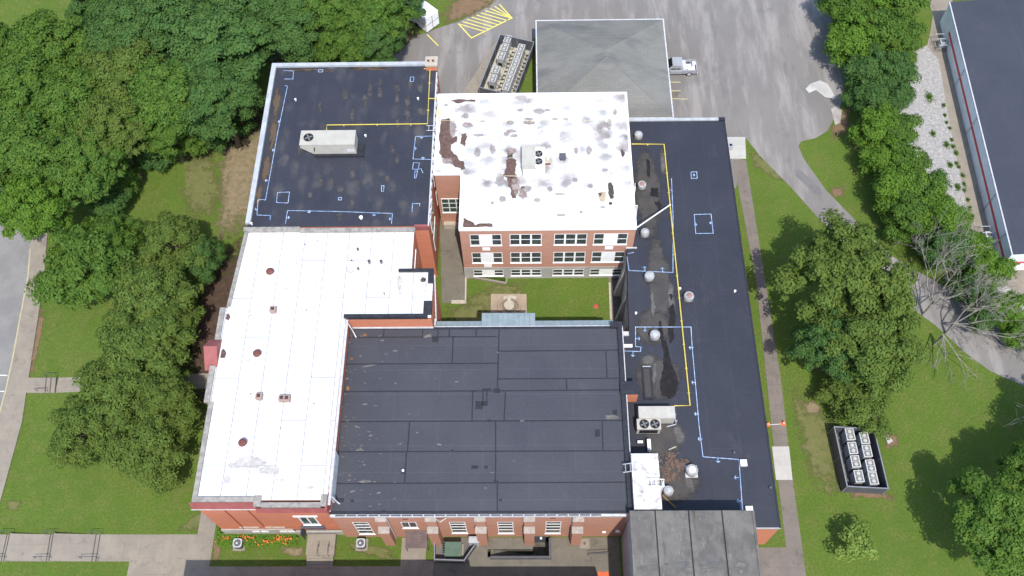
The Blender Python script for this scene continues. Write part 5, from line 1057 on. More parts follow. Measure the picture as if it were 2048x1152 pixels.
# handrail frame in the yard
a, b = PG(1176, 1111, .9), PG(1218, 1108, .9)
t = thing('yard_handrail', 'thin dark metal handrail frame standing on the service yard concrete', 'handrail', (a[0], a[1], 0)); mb = MB()
mb.tube([(a[0], a[1], .0), a, b, (b[0], b[1], 0)], .03); mb.tube([(a[0], a[1], .45), (b[0], b[1], .45)], .025); mb.build('rail', M_DARKB, t)
q = PG(1206, 1146, .016); struct(MB().sheet(blob([(1197, 1143), (1216, 1142), (1220, 1152), (1195, 1154)], .016, .1, 2), .017).build('orange_ground_paint', simple('orange_ground_paint', (.62, .13, .05), (.5, .1, .04))))
q = PG(1169, 1087); t = thing('manhole_cover', 'round concrete drain cover beside the last gymnasium buttress', 'drain cover', q); MB().box(q[0] - .5, q[0] + .5, q[1] - .5, q[1] + .5, .012, .05).build('frame', M_CONC, t); MB().lathe((q[0], q[1], .05), [(.15, 0), (.14, .015)], 14).build('lid', M_DARKP, t)
# entrance landing with steps and rails
l0, l1 = PG(616.8, 1083), PG(673, 1083); yb_ = PG(640, 1113)[1]
t = thing('entrance_steps', 'concrete landing with front steps between the two lawns', 'steps', ((l0[0] + l1[0]) / 2, (l0[1] + yb_) / 2, 0)); MB().box(l0[0], l1[0], yb_, 23.1, 0, .62).build('landing', M_CONC, t)
yn = PG(640, 1136)[1]; mb = MB(); n = 4
for i in range(n): mb.box(l0[0] + .1, l1[0] - .1, yb_ + (yn - yb_) * (i + 1) / n, yb_ + (yn - yb_) * i / n - .002, 0, .62 - (i + 1) * .62 / (n + 1))
mb.build('step', M_CONC, t)
for u in (641, 661.5):
    x = PG(u, 1100)[0]; MB().tube([(x, yb_ + .9, .62), (x, yb_ + .9, 1.5), (x, yb_ - .1, 1.5), (x, yb_ - .1, .5)], .028).build('handrail', M_DARKB, t)
# rails on the stepped street paths
k = 0
for (us, ub, zt, lb) in ((105, 96, Z2_ if False else -.8, 'dark handrail on the right steps of the upper garden path'),):
    pass
RAILS = [((94, 753), (116, 753), 'thin dark handrail along the back of the upper garden path steps'), ((76, 783), (96, 783), 'thin dark handrail along the front of the upper garden path steps')]
for i in (1, 3, 5):
    nm = ('leftmost', '', 'middle', '', 'rightmost')[i - 1]
    RAILS += [((P2[i][0] - 8, 1067), (P2[i + 1][0] + 5, 1067), 'thin dark handrail behind the %s steps of the front path' % nm), ((P2[i][1] - 20, 1117), (P2[i][1] + 14, 1117), 'thin dark handrail in front of the %s steps of the front path' % nm)]
for a, b, lb in RAILS:
    a, b = PG(*a), PG(*b); t = thing('path_handrail', lb, 'handrail', a, 0, 'handrails on the street steps')
    MB().tube([(a[0], a[1], a[2] - .1), (a[0], a[1], a[2] + .85), (b[0], b[1], b[2] + .9), (b[0], b[1], b[2] - .1)], .032).build('rail', M_DARKB, t)
# small condensers on the front lawns
for u, v, lb in ((475, 1086, 'small round topped condenser on the lawn by the orange lilies'), (721.5, 1086, 'small round topped condenser on the lawn right of the entrance steps')):
    q = P(u, v, .85); t = thing('ground_condenser', lb, 'air conditioner', (q[0], q[1], 0), 0, 'condensers on the front lawns')
    MB().box(q[0] - .62, q[0] + .62, q[1] - .62, q[1] + .62, 0, .10).build('pad', M_CONC, t)
    pts = [(q[0] + .44 * (abs(math.cos(a)) ** .5) * math.copysign(1, math.cos(a)), q[1] + .44 * (abs(math.sin(a)) ** .5) * math.copysign(1, math.sin(a))) for a in [i / 16 * 2 * math.pi + .01 for i in range(16)]]
    MB().prism(pts, .1, .84).build('coil_cabinet', M_DARKB, t); MB().prism([(q[0] + (x - q[0]) * 1.06, q[1] + (y - q[1]) * 1.06) for x, y in pts], .84, .9).build('top_panel', M_GMETAL, t)
    f = fan(t, (q[0], q[1], .9), .3, M_DARKP)
    MB().lathe((q[0] - .05, q[1] - .02, .95), [(.13, 0), (.1, .04)], 10).build('fan_hub', M_WMETAL, f)
# lily bed
fb = thing('lily_bed', 'bed of orange lilies along the front foundation', 'flower bed', PG(520, 1078)); tag(fb, kind='stuff'); rr = random.Random(8); ml, mf = MB(), MB()
for i in range(2600):
    u = rr.uniform(434, 594); v = rr.uniform(1069, 1093); v += (-2 if u > 580 else 0)
    if u < 446 and rr.random() < .4: v = rr.uniform(1050, 1090)
    q = PG(u, v); h = rr.uniform(.1, .55); a = rr.uniform(0, 6.3); L = rr.uniform(.14, .34); c, s = math.cos(a), math.sin(a); w_ = .07
    ml.add([(q[0] - s * w_, q[1] + c * w_, h), (q[0] + s * w_, q[1] - c * w_, h), (q[0] + c * L, q[1] + s * L, h + rr.uniform(-.1, .15))], [(0, 1, 2)])
for cu, cv, n in ((458, 1077, 10), (492, 1081, 8), (503, 1078, 9), (508, 1081, 5), (538, 1084, 10), (545, 1086, 8), (561, 1082, 14), (567, 1078, 8), (573, 1088, 8), (580, 1083, 14), (585, 1081, 8), (483, 1074, 6), (520, 1090, 4), (445, 1083, 5)):
    for _ in range(n):
        q = PG(cu + rr.gauss(0, 4.5), cv + rr.gauss(0, 2.4)); h = rr.uniform(.6, .85); r = rr.uniform(.035, .08)
        mf.add([(q[0] + r * math.cos(t_), q[1] + r * math.sin(t_), h + (.03 if j % 2 else 0)) for j, t_ in enumerate([x / 6 * 6.28 for x in range(6)])], [(0, 1, 2, 3, 4, 5)])
o = ml.build('foliage', M_LEAFB, fb); tag(o, kind='stuff'); o = mf.build('blossom', simple('lily_orange', (.75, .19, .04), (.65, .13, .03), 5), fb); tag(o, kind='stuff')
# transformer in its fence
def panel_fence(name, label, pts, h, mat, cap, group=None, closed=False, thick=.06, z=0):
    t = thing(name, label, 'fence', (sum(p[0] for p in pts) / len(pts), sum(p[1] for p in pts) / len(pts), z), 0, group); pts = [np.array(p[:2]) for p in pts]
    prs = list(zip(pts[:-1], pts[1:])) + ([(pts[-1], pts[0])] if closed else [])
    for a, b in prs:
        d = b - a; L = np.linalg.norm(d); d /= L; ang = math.atan2(d[1], d[0])
        c = (a + b) / 2; MB().obox(c, ang, L - .12, thick, z + .06, z + h).build('panel', mat, t)
        MB().obox(c, ang, L - .10, thick + .06, z + h + .001, z + h + .06).build('rail', cap, t)
        n = max(1, int(L / 2.4)); mb = MB()
        for i in range(n): q = a + (b - a) * i / n; mb.obox(q, ang, .11, .11, z, z + h + .08)
        mb.split('post', cap, t)
    return t
fp = [P(869, 1083, 1.2), P(869, 1119, 1.2), P(928, 1121, 1.2), P(958, 1078, 1.2)]
panel_fence('transformer_fence', 'grey slatted fence round the green transformer at the gymnasium front', fp, 1.25, M_DARKP, M_FRAIL)
mb = MB(); q = [PG(874, 1086, .02), PG(874, 1120, .02), PG(926, 1122, .02), PG(953, 1086, .02)]; struct(mb.sheet(q).build('gravel_pad', conc('dark_gravel', (.15, .14, .13), (.1, .095, .09), (.06, .06, .06), 2, False)))
q = [P(897, 1084, 1.5), P(921, 1084, 1.5), P(925, 1110, 1.5), P(888, 1110, 1.5)]
t = thing('transformer', 'dark green ground transformer cabinet inside the slatted fence', 'transformer', ((q[0][0] + q[2][0]) / 2, (q[0][1] + q[2][1]) / 2, 0)); x0, x1, y0, y1 = q[3][0] + .1, q[1][0] + .05, q[2][1], q[0][1]
MB().box(x0 - .2, x1 + .2, y0 - .2, y1 + .1, .03, .15).build('pad', M_CONC, t); MB().box(x0, x1, y0, y1, .15, 1.3).build('cabinet', M_TGREEN, t)
MB().add([(x0 - .06, y0 - .06, 1.30), (x1 + .06, y0 - .06, 1.30), (x1 + .06, y1 + .03, 1.46), (x0 - .06, y1 + .03, 1.46), (x0 - .06, y0 - .06, 1.22), (x1 + .06, y0 - .06, 1.22), (x1 + .06, y1 + .03, 1.22), (x0 - .06, y1 + .03, 1.22)], [(0, 1, 2, 3), (4, 5, 1, 0), (5, 6, 2, 1), (6, 7, 3, 2), (7, 4, 0, 3)]).build('lid', M_TGREEN, t)
for i in range(5): MB().box(x0 - .3, x0 - .02, y0 + .4 + .25 * i, y0 + .46 + .25 * i, .5, 1.1).build('cooling_fin', M_TGREEN, t)
q = P(948, 1073, 1.6); t = thing('switch_cabinet', 'pale blue grey electrical cabinet against the gymnasium wall behind the fence', 'cabinet', (q[0], q[1], 0)); MB().box(q[0] - .5, q[0] + .5, dy0 - 1.0, dy0 - .4, 0, 1.6).build('body', M_GMETAL, t); MB().box(q[0] - .53, q[0] + .53, dy0 - 1.03, dy0 - .37, 1.6, 1.66).build('lid', M_GMETAL, t)
# ------------------------------------------------------------------ condenser yards
def condenser(name, label, group, loc, rz):
    t = thing(name, label, 'air conditioner', loc, rz, group)
    MB().box(-.42, .42, -.60, .60, .10, 1.66).build('cabinet', M_ACW, t, world=False); MB().box(-.46, .46, -.64, .64, 1.66, 1.72).build('top_frame', M_ACTOP, t, world=False); MB().box(-.36, .36, -.55, .55, 0, .1).build('base', M_DARKP, t, world=False)
    for sy in (-.29, .29):
        f = MB().box(-.36, .36, sy - .265, sy + .265, 1.7205, 1.735).build('fan_guard', M_GRILLE, t, world=False)
        MB().lathe((0, sy, 1.735), [(.2, 0), (.2, .012), (.14, .013), (.06, .014), (.05, .03)], 14).build('fan', simple('fan_grey', (.28, .29, .285), (.2, .21, .205), 4, obj=True) if False else M_BEIGED, f, world=False)
    MB().box(-.30, .30, -.607, -.601, .25, .9).box(-.30, .30, .601, .607, .25, .9).build('grille', M_BLACK, t, world=False)
    MB().box(.421, .425, -.5, .5, .3, 1.5).build('coil', M_GMETAL, t, world=False); MB().box(-.425, -.421, -.5, .5, .3, 1.5).build('coil', M_GMETAL, t, world=False)
    MB().tube([(.42, -.4, .4), (.8, -.4, .35), (.85, .3, .3)], .045, 5).tube([(.42, .1, .6), (.7, .1, .5), (.75, .1, .1)], .035, 5).build('pipe', M_DARKP, t, world=False)
    return t
proto = None
def place_cond(u, v, rz, label, group):
    global proto
    q = P(u, v, 1.72); loc = (q[0], q[1], .12)
    if proto is None: proto = condenser('outdoor_condenser', label, group, loc, rz); return
    c = copy_tree(proto); c.location = loc; c.rotation_euler = (0, 0, rz); OFF[c] = np.array(loc); c['label'] = label; c['group'] = group
def Z6(u, v): return (940 + u / 7.68, 50 + v / 7.68)
def Z7(u, v): return (1640 + u / 6.775, 830 + v / 6.775)
fN = [P(*Z6(465, 150), 1.9), P(*Z6(150, 945), 1.9)]
dN = np.array(fN[0][:2]) - np.array(fN[1][:2]); angN = math.atan2(dN[1], dN[0]); rzN = angN - math.pi / 2
Lpos = [((590, 195), (565, 245)), ((545, 320), (520, 375)), ((490, 455), (470, 500)), ((410, 660), (390, 715)), ((365, 795), (335, 850))]
Rpos = [((795, 330), (775, 380)), ((750, 455), (730, 495)), ((710, 570), (685, 615)), ((660, 685), (640, 735)), ((615, 805), (595, 855)), ((575, 920), (545, 985))]
ordL = ['farthest', 'second from far end', 'just before the gap', 'first after the gap', 'last after the gap']; ordR = ['beside the far fence', 'second from far end', 'third from far end', 'third from near end', 'second from near end', 'nearest the white roof']
for i, (a, b) in enumerate(Lpos): u, v = Z6((a[0] + b[0]) / 2, (a[1] + b[1]) / 2); place_cond(u, v, rzN, 'white condenser in the left row of the rear yard, ' + ordL[i], 'condensers in the rear yard')
for i, (a, b) in enumerate(Rpos): u, v = Z6((a[0] + b[0]) / 2, (a[1] + b[1]) / 2); place_cond(u, v, rzN, 'white condenser in the right row of the rear yard, ' + ordR[i], 'condensers in the rear yard')
f4 = P(*Z6(985, 268), 1.9); a_, b_ = np.array(fN[0][:2]), np.array(fN[1][:2]); wv = np.array(f4[:2]) - a_; b_ = b_ - dN / np.linalg.norm(dN) * .2
cN = [tuple(a_), tuple(a_ + wv), tuple(b_ + wv), tuple(b_)]
struct(MB().prism([tuple(np.array(p)) for p in cN], .0, .12).build('condenser_pad', conc('pad_concrete', (.40, .37, .29), (.34, .315, .25), (.25, .235, .19), 3, False)))
panel_fence('condenser_fence', 'dark grey fence round the long condenser yard beside the hip roof', cN, 1.95, M_DARKP, M_FRAIL, 'fences round the condenser yards', True)
mb = MB(); dn = dN / np.linalg.norm(dN); nn = np.array((dn[1], -dn[0])); Ln = np.linalg.norm(dN); rr = random.Random(2)
cable = thing('pipe_tray', 'cable tray with small pipes between the two condenser rows of the rear yard', 'pipe tray', (*((a_ + b_) / 2 + wv / 2), .12)); cc = (a_ + b_) / 2 + wv * .52
MB().obox(cc, angN, Ln * .9, .3, .13, .22).build('tray', simple('tray_olive', (.16, .15, .11), (.12, .115, .09)), cable); mb = MB()
for i in range(12):
    q = b_ + dN * (.07 + .075 * i) + wv * .42; mb.tube([(q[0], q[1], .2), (q[0], q[1], .45), (q[0] + nn[0] * .35, q[1] + nn[1] * .35, .45)], .06, 5)
    q = b_ + dN * (.07 + .075 * i) + wv * .84; mb.tube([(q[0], q[1], .2), (q[0], q[1], .45), (q[0] + nn[0] * .35, q[1] + nn[1] * .35, .45)], .06, 5)
mb.build('valve_pipe', M_BLACKC, cable)
cS = [P(1668, 854, 1.9), P(1694, 973, 1.9), P(1776, 977.5, 1.9)]; cS = cS + [tuple(np.array(cS[0]) + (np.array(cS[2]) - np.array(cS[1])))]
d = np.array(cS[0][:2]) - np.array(cS[1][:2]); rzS = math.atan2(d[1], d[0]) - math.pi / 2
struct(MB().prism([p[:2] for p in cS], 0, .12).build('condenser_pad', conc('pad_concrete_dark', (.13, .125, .12), (.10, .095, .09), (.07, .07, .07), 3, False)))
panel_fence('condenser_fence', 'dark grey fence round the small condenser yard on the right lawn', cS, 1.95, M_DARKP, M_FRAIL, 'fences round the condenser yards', True)
nm = ['nearest', 'second from', 'third from', 'farthest from']
for i, p in enumerate(((405, 265), (440, 450), (478, 632), (525, 832))): place_cond(*Z7(*p), rzS, 'white condenser in the left row of the lawn yard, %s the oak' % nm[i], 'condensers in the lawn yard')
for i, p in enumerate(((600, 315), (635, 490), (682, 690), (718, 862))): place_cond(*Z7(*p), rzS, 'white condenser in the right row of the lawn yard, %s the oak' % nm[i], 'condensers in the lawn yard')
q = PG(1775, 880, .0); t = thing('concrete_marker', 'pale concrete slab cover in bare soil beside the lawn condenser yard', 'slab', q); MB().prism([p[:2] for p in (PG(1768, 873), PG(1774, 870), PG(1785, 883), PG(1775, 889))], 0, .18).build('slab', M_NEWC, t); MB().lathe((q[0] - .1, q[1] + .2, .18), [(.2, 0), (.18, .05)], 12).build('lid', M_CONC, t)
# ------------------------------------------------------------------ courtyard things
q0 = PG(1019, 607); t = thing('stone_monument', 'round pale stone plinth with fanned stones and low curved benches on the patio', 'monument', (q0[0], q0[1], 0)); c = P(1018, 610, .4)
MB().lathe((c[0], c[1], .02), [(.62, 0), (.62, .42), (.55, .46)], 24).build('plinth', M_STONE, t); MB().box(c[0] - .2, c[0] + .22, c[1] + .1, c[1] + .95, .02, .52).build('slab', M_STONE, t)
MB().obox((c[0] - .45, c[1] + .95), .5, .55, .4, .02, .5).obox((c[0] + .6, c[1] + .95), -.45, .6, .45, .02, .5).obox((c[0] + .1, c[1] + 1.05), 0, .6, .4, .02, .44).build('fan_stone', M_STONE, t)
mb = MB()
for s_, a0, a1 in ((1, -.5, .9), (-1, math.pi - .9, math.pi + .6)):
    mb = MB()
    for k_ in range(6):
        aa = a0 + (a1 - a0) * (k_ + .5) / 6; mb.obox((c[0] + 1.15 * math.cos(aa), c[1] - .1 + 1.15 * math.sin(aa)), aa + math.pi / 2, .32, .36, .02, .34)
    mb.build('curved_bench', M_SAND, t)

mb = MB(); mb.lathe((c[0], c[1], .018), [(.85, 0), (.84, .01)], 24); mb.build('base_ring', simple('brown_ring', (.2, .155, .11), (.17, .13, .1)), t)
wq = [P(937, 541, .4), P(1013, 563, .4), P(1014, 548, .4)]; t = thing('areaway_wall', 'low concrete retaining wall round a grassy light well at the classroom block', 'wall', (wq[0][0], wq[0][1], 0)); yw0 = YB - .1
a, b = np.array(P(941, 553, .3)[:2]), np.array(P(1013, 566, .3)[:2])
d = (b - a) / np.linalg.norm(b - a); MB().obox((a + b) / 2, math.atan2(d[1], d[0]), np.linalg.norm(b - a), .22, 0, .34).build('sloping_wall', M_CONC, t); MB().box(b[0] - .11, b[0] + .11, b[1] + .1, yw0, 0, .34).build('end_wall', M_CONC, t)
MB().box(a[0] - .15, a[0] + .1, a[1], yw0, 0, .36).build('side_wall', M_CONC, t)
gp = thing('areaway_grass', 'tuft of bright tall grass in the light well of the classroom block', 'grass', (b[0] - 1, yw0 - .6, 0)); tag(gp, kind='stuff'); mb = MB(); rr = random.Random(6)
for i in range(900):
    x = rr.uniform(a[0] + 1.0, b[0] - .15); yl = a[1] + (b[1] - a[1]) * (x - a[0]) / (b[0] - a[0]) + .15; y = rr.uniform(yl, yw0 - .05) if yl < yw0 - .1 else yw0 - .08
    h = rr.uniform(.2, .6); an = rr.uniform(0, 6.3); mb.add([(x - .03, y, .02), (x + .03, y, .02), (x + .18 * math.cos(an), y + .18 * math.sin(an), h)], [(0, 1, 2)])
tag(mb.build('blades', M_LEAFB, gp), kind='stuff')
q = PG(1192, 613); t = thing('red_drain_cover', 'small red marker cover on the courtyard lawn', 'drain cover', q); MB().lathe(q, [(.3, 0), (.3, .06), (.2, .1)], 12).build('lid', simple('faded_red_lid', (.42, .08, .05), (.33, .08, .05)), t); MB().lathe((q[0] + .35, q[1] + .1, 0), [(.12, 0), (.12, .12), (.05, .15)], 8).build('cap', M_RUST, t)
# ------------------------------------------------------------------ white storage box at the edge of the woods
c0, c1, c2 = PG(854.5, 68.5), PG(879, 50.5), PG(826, 46)
a = np.array(c0[:2]); e1 = np.array(c1[:2]) - a; e2 = np.array((-e1[1], e1[0])); e2 = e2 / np.linalg.norm(e2) * 4.2
t = thing('storage_trailer', 'white box trailer parked half under the trees by the parking lot', 'trailer', (a[0], a[1], 0)); ang = math.atan2(e1[1], e1[0]); ctr = a + e1 / 2 + e2 / 2; L1 = np.linalg.norm(e1)
MB().obox(ctr, ang, L1, 4.2, .35, 2.7).build('body', M_WPAINT, t); MB().obox(ctr, ang, L1 + .06, 4.26, 2.7, 2.78).obox(ctr, ang, L1 - .3, 3.9, 2.78, 2.86).build('roof', M_WPAINT, t)
MB().obox(ctr, ang, L1 + .03, 4.23, 1.45, 1.6).build('side_rail', M_GMETAL, t); fc = a + e1 / 2 - e2 / np.linalg.norm(e2) * .02
MB().obox(fc, ang, .05, .04, .4, 2.65).build('door_seam', M_DARKP, t)
for sx in (-.5, .5):
    w_ = MB().obox(ctr + e1 * sx * .92, ang, .22, .7, .0, .65).build('wheel', M_TYRE, t)
# ------------------------------------------------------------------ pickup truck
r_ = P(1396, 135, .9); yc_ = (PG(1370, 153)[1] + 1.0); xr = PG(1393, 153)[0]
PK = thing('pickup_truck', 'silver extended cab pickup parked nose in beside the hip roofed building', 'pickup truck', (xr, yc_, 0), math.pi)
def loft(mb, secs):          # sections of (x, half width, z) rings: list of rings of equal length
    n = len(secs[0]); b = len(mb.v)
    for s_ in secs: mb.v += [tuple(p) for p in s_]
    for i in range(len(secs) - 1):
        for k_ in range(n): mb.f.append((b + i * n + k_, b + i * n + (k_ + 1) % n, b + (i + 1) * n + (k_ + 1) % n, b + (i + 1) * n + k_))
    mb.f.append(tuple(b + k_ for k_ in range(n - 1, -1, -1))); mb.f.append(tuple(b + (len(secs) - 1) * n + k_ for k_ in range(n)))
def ringy(x, hw, z0, z1, tw=.93): return [(x, -hw, z0), (x, hw, z0), (x, hw, z0 + (z1 - z0) * .65), (x, hw * tw, z1), (x, -hw * tw, z1), (x, -hw, z0 + (z1 - z0) * .65)]
# local frame: rear bumper at x = 0, truck points to +x (rotated to face the building)
mb = MB(); loft(mb, [ringy(2.05, .95, .45, 1.08), ringy(4.2, .97, .42, 1.08), ringy(5.1, .94, .42, 1.02), ringy(5.5, .86, .48, .92)]); mb.build('body', M_SILVER, PK, False)
mb = MB(); mb.box(.08, 2.04, -.97, -.84, .5, 1.10).box(.08, 2.04, .84, .97, .5, 1.10).box(.05, .14, -.84, .84, .5, 1.10).box(1.95, 2.04, -.84, .84, .5, 1.12).box(.14, 1.95, -.84, .84, .5, .62); mb.build('truck_bed', M_SILVER, PK, False)
mb = MB(); loft(mb, [ringy(2.06, .82, 1.08, 1.78, .9), ringy(2.25, .84, 1.08, 1.86, .88), ringy(3.35, .84, 1.08, 1.86, .88), ringy(4.15, .88, 1.06, 1.10, .98)]); cabin = mb.build('cab', M_SILVER, PK, False)
mb = MB(); mb.add([(3.42, -.70, 1.835), (3.42, .70, 1.835), (4.10, .84, 1.14), (4.10, -.84, 1.14)], [(0, 3, 2, 1)]); mb.build('windscreen', M_CARGLASS, cabin, False)
for s_ in (-1, 1):
    mb = MB()
    for xa, xb, xc in ((2.3, 2.75, 2.75), (2.85, 3.35, 3.8)): mb.add([(xa, s_ * .855, 1.22), (xc, s_ * .865, 1.22), (xb, s_ * .80, 1.74), (xa, s_ * .80, 1.74)], [(0, 1, 2, 3) if s_ < 0 else (3, 2, 1, 0)])
    mb.build('side_window', M_CARGLASS, cabin, False)
    MB().box(3.6, 3.75, s_ * 1.08 - .1, s_ * 1.08 + .1, 1.15, 1.32).build('wing_mirror', M_SILVER, PK, False)
    MB().box(-.0, .06, s_ * .86 - .08, s_ * .86 + .08, .75, 1.02).box(.06, .12, s_ * .975 - .01, s_ * .975 + .01, .75, 1.02).build('tail_light', M_REDL, PK, False)
    MB().box(5.44, 5.5, s_ * .65 - .14, s_ * .65 + .14, .7, .85).build('headlight', M_WPAINT, PK, False)
    for x in (1.05, 4.45):
        vs = []; mb = MB(); n = 18
        for yy, r in ((.0, .30), (.02, .38), (.22, .38), (.24, .30)):
            for k_ in range(n): th = 2 * math.pi * k_ / n; vs.append((x + r * math.cos(th), s_ * (.98 - yy), .38 + r * math.sin(th)))
        fs = [(i * n + k_, i * n + (k_ + 1) % n, (i + 1) * n + (k_ + 1) % n, (i + 1) * n + k_) for i in range(3) for k_ in range(n)] + [tuple(range(n)), tuple(3 * n + k_ for k_ in range(n))]
        wo = mb.add(vs, fs).build('wheel', M_TYRE, PK, False); MB().add([(x + .24 * math.cos(i / 12 * 6.283), s_ * .985, .38 + .24 * math.sin(i / 12 * 6.283)) for i in range(12)], [tuple(range(12))]).build('rim', M_WMETAL, wo, False)
MB().box(-.12, .03, -.9, .9, .42, .62).build('rear_bumper', M_GMETAL, PK, False)
MB().box(.03, .049, -.8, .8, .66, 1.05).build('tailgate', M_DARKP, PK, False)
MB().box(1.5, 1.93, -.83, .83, .75, 1.16).build('tool_box', M_WMETAL, PK, False)
ld = thing('truck_load', 'white boxes and sheets lying in the bed of the silver pickup', 'load', (xr - 1.0, yc_, .62)); b0 = np.array((xr, yc_))
mb = MB()
for lx, ly, a, b, h in ((.75, .55, .9, .35, .9), (.35, -.5, .4, .45, 1.0), (1.1, -.1, .6, .7, .78), (.5, .15, .5, .4, .72)): mb.box(xr - lx - a / 2, xr - lx + a / 2, yc_ - ly - b / 2, yc_ - ly + b / 2, .625, h)
mb.build('box', M_WPAINT, ld)
# ------------------------------------------------------------------ bits and pieces
for u, v, lb in ((1535, 849, 'orange traffic cone on the left edge of the long walkway'), (1566, 847, 'orange traffic cone on the right edge of the long walkway')):
    q = PG(u, v, .02); t = thing('traffic_cone', lb, 'traffic cone', q, 0, 'traffic cones on the walkway'); MB().lathe(q, [(.16, .05), (.04, .7), (.03, .72)], 12).build('cone', M_ORANGE, t); MB().lathe(q, [(.128, .3), (.095, .45)], 12).build('reflective_band', M_WPAINT, t); MB().box(q[0] - .24, q[0] + .24, q[1] - .24, q[1] + .24, q[2], q[2] + .05).build('base', M_ORANGE, t)
q = PG(1558, 848, .03); t = thing('barrier_tape', 'short grey tape line lying across the walkway between the two orange cones', 'tape', q); MB().strip([PG(1537, 850), PG(1564, 848)], .08, .035).build('strip', M_WMETAL, t)
q = PG(768, 120, 0); t = thing('grey_dumpster', 'small grey lidded bin behind the black roofed wing', 'bin', q); MB().box(q[0] - 1.0, q[0] + .9, q[1] - 1.2, q[1] + .6, .1, 1.2).build('body', M_DARKP, t); MB().box(q[0] - 1.05, q[0] + .95, q[1] - 1.25, q[1] + .65, 1.2, 1.27).build('lid', M_DARKB, t)
for u, v, m_, lb in ((684, 124, M_WPAINT, 'white bollard post behind the black roofed wing'), (759, 120, M_YLINE, 'yellow bollard post behind the black roofed wing')):
    q = PG(u, v); t = thing('bollard', lb, 'bollard', q); MB().lathe(q, [(.09, 0), (.09, 1.4), (.05, 1.46)], 10).build('post', m_, t)
q = PG(1456, 298); t = thing('door_unit', 'small grey condenser on the entrance slab beside the low wing', 'air conditioner', (q[0], q[1], .1)); MB().box(q[0] - .1, q[0] + .5, q[1] - .3, q[1] + .3, .1, .85).build('cabinet', M_GMETAL, t); MB().lathe((q[0] + .2, q[1], .85), [(.2, 0), (.2, .02), (.15, .02)], 12).build('fan_guard', M_BLACK, t)
# ------------------------------------------------------------------ trees
def crown_mesh(name, R, hz, lobes, per, leaf, seed, low=-.35, lobe_r=.30, rough=.25, elong=1.0):
    r = np.random.default_rng(seed); V = []; 
    cs = []
    while len(cs) < lobes:
        d = r.normal(size=3); d /= np.linalg.norm(d)
        if d[2] < low: continue
        rad = r.uniform(.30, .95) ** .6; wob = min(1.16, 1 + rough * math.sin(3 * math.atan2(d[1], d[0]) + seed) * .5 + r.normal() * rough * .25)
        cs.append((d * rad * np.array((wob, wob, 1)), r.uniform(.4, 1.4)))
    P_ = []; N_ = []; S_ = []
    for c, k_ in cs:
        n = int(per * k_ ** 2); d = r.normal(size=(n, 3)); d /= np.linalg.norm(d, axis=1)[:, None]; d[:, 2] = np.where(d[:, 2] < -.25, -d[:, 2], d[:, 2])
        rr_ = lobe_r * k_ * (r.uniform(.55, 1.14, n))[:, None]
        p = c + d * rr_ * np.array((1, 1, .75)); P_.append(p); out = d * .85 + c / (np.linalg.norm(c) + .2) * .25 + np.array((0, 0, .28)) + r.normal(size=(n, 3)) * .33
        N_.append(out / np.linalg.norm(out, axis=1)[:, None]); S_.append(r.uniform(.6, 1.35, n))
    p = np.concatenate(P_) * np.array((R, R, hz)); nn = np.concatenate(N_); s = np.concatenate(S_)[:, None] * leaf
    a = np.cross(nn, r.normal(size=nn.shape)); a /= np.linalg.norm(a, axis=1)[:, None]; b = np.cross(nn, a)
    q = np.stack([p - a * s * elong, p - b * s * .5 + nn * s * .12, p + a * s * elong, p + b * s * .5 + nn * s * .12], 1).reshape(-1, 3); n = len(p)
    me = bpy.data.meshes.new(name); me.vertices.add(4 * n); me.vertices.foreach_set('co', q.astype(np.float32).ravel()); me.loops.add(4 * n); me.loops.foreach_set('vertex_index', np.arange(4 * n, dtype=np.int32))
    me.polygons.add(n); me.polygons.foreach_set('loop_start', np.arange(0, 4 * n, 4, dtype=np.int32)); me.update(calc_edges=True); me.validate(); me.materials.append(M_LEAF); return me, cs
def trunk_mesh(name, R, hz, zc, cs, seed, tr):
    r = random.Random(seed); mb = MB(); zs_ = [0, zc * .35, zc * .7, zc]; mb.tube([(0, 0, -.2), (.1, 0, zc * .35), (.05, .1, zc * .7), (0, .05, zc + hz * .25)], [tr * 1.25, tr, tr * .75, tr * .3], 8)
    for c, k_ in r.sample(cs, min(9, len(cs))):
        e = np.array((c[0] * R * .85, c[1] * R * .85, zc + c[2] * hz * .85)); s = np.array((.05, .05, zc * r.uniform(.45, .8))); m_ = (s + e) / 2 + np.array((0, 0, .12 * R)); mb.tube([s, m_, e], [tr * .5, tr * .32, tr * .1], 6)
    me = bpy.data.meshes.new(name); me.from_pydata(mb.v, [], mb.f); me.materials.append(M_BARK); return me
PROTO = {}
for nm, R, hz, zc, lobes, per, leaf, seeds, tr, kw in (('broad', 5.5, 4.6, 8.5, 150, 230, .21, (1, 2, 3, 4), .38, dict(lobe_r=.19, rough=.5)), ('garden', 4.6, 3.6, 4.6, 130, 190, .165, (11, 12, 13), .26, dict(lobe_r=.20, rough=.5, elong=1.3)), ('oak', 5.5, 4.4, 6.6, 150, 210, .19, (21, 22), .38, dict(lobe_r=.18, rough=.5)), ('shrub', 2.6, 2.3, 2.5, 64, 190, .14, (31, 32, 33), .12, dict(lobe_r=.27, rough=.5, low=-.5)), ('sapling', 1.35, 1.2, 1.7, 26, 60, .15, (41,), .05, dict(lobe_r=.36, rough=.5))):
    for s_ in seeds:
        me, cs = crown_mesh(nm + '_crown', R, hz, lobes, per, leaf, s_, **kw); tm = trunk_mesh(nm + '_trunk', R, hz, zc, cs, s_, tr); PROTO.setdefault(nm, []).append((me, tm, R, hz, zc))
cnt = {}
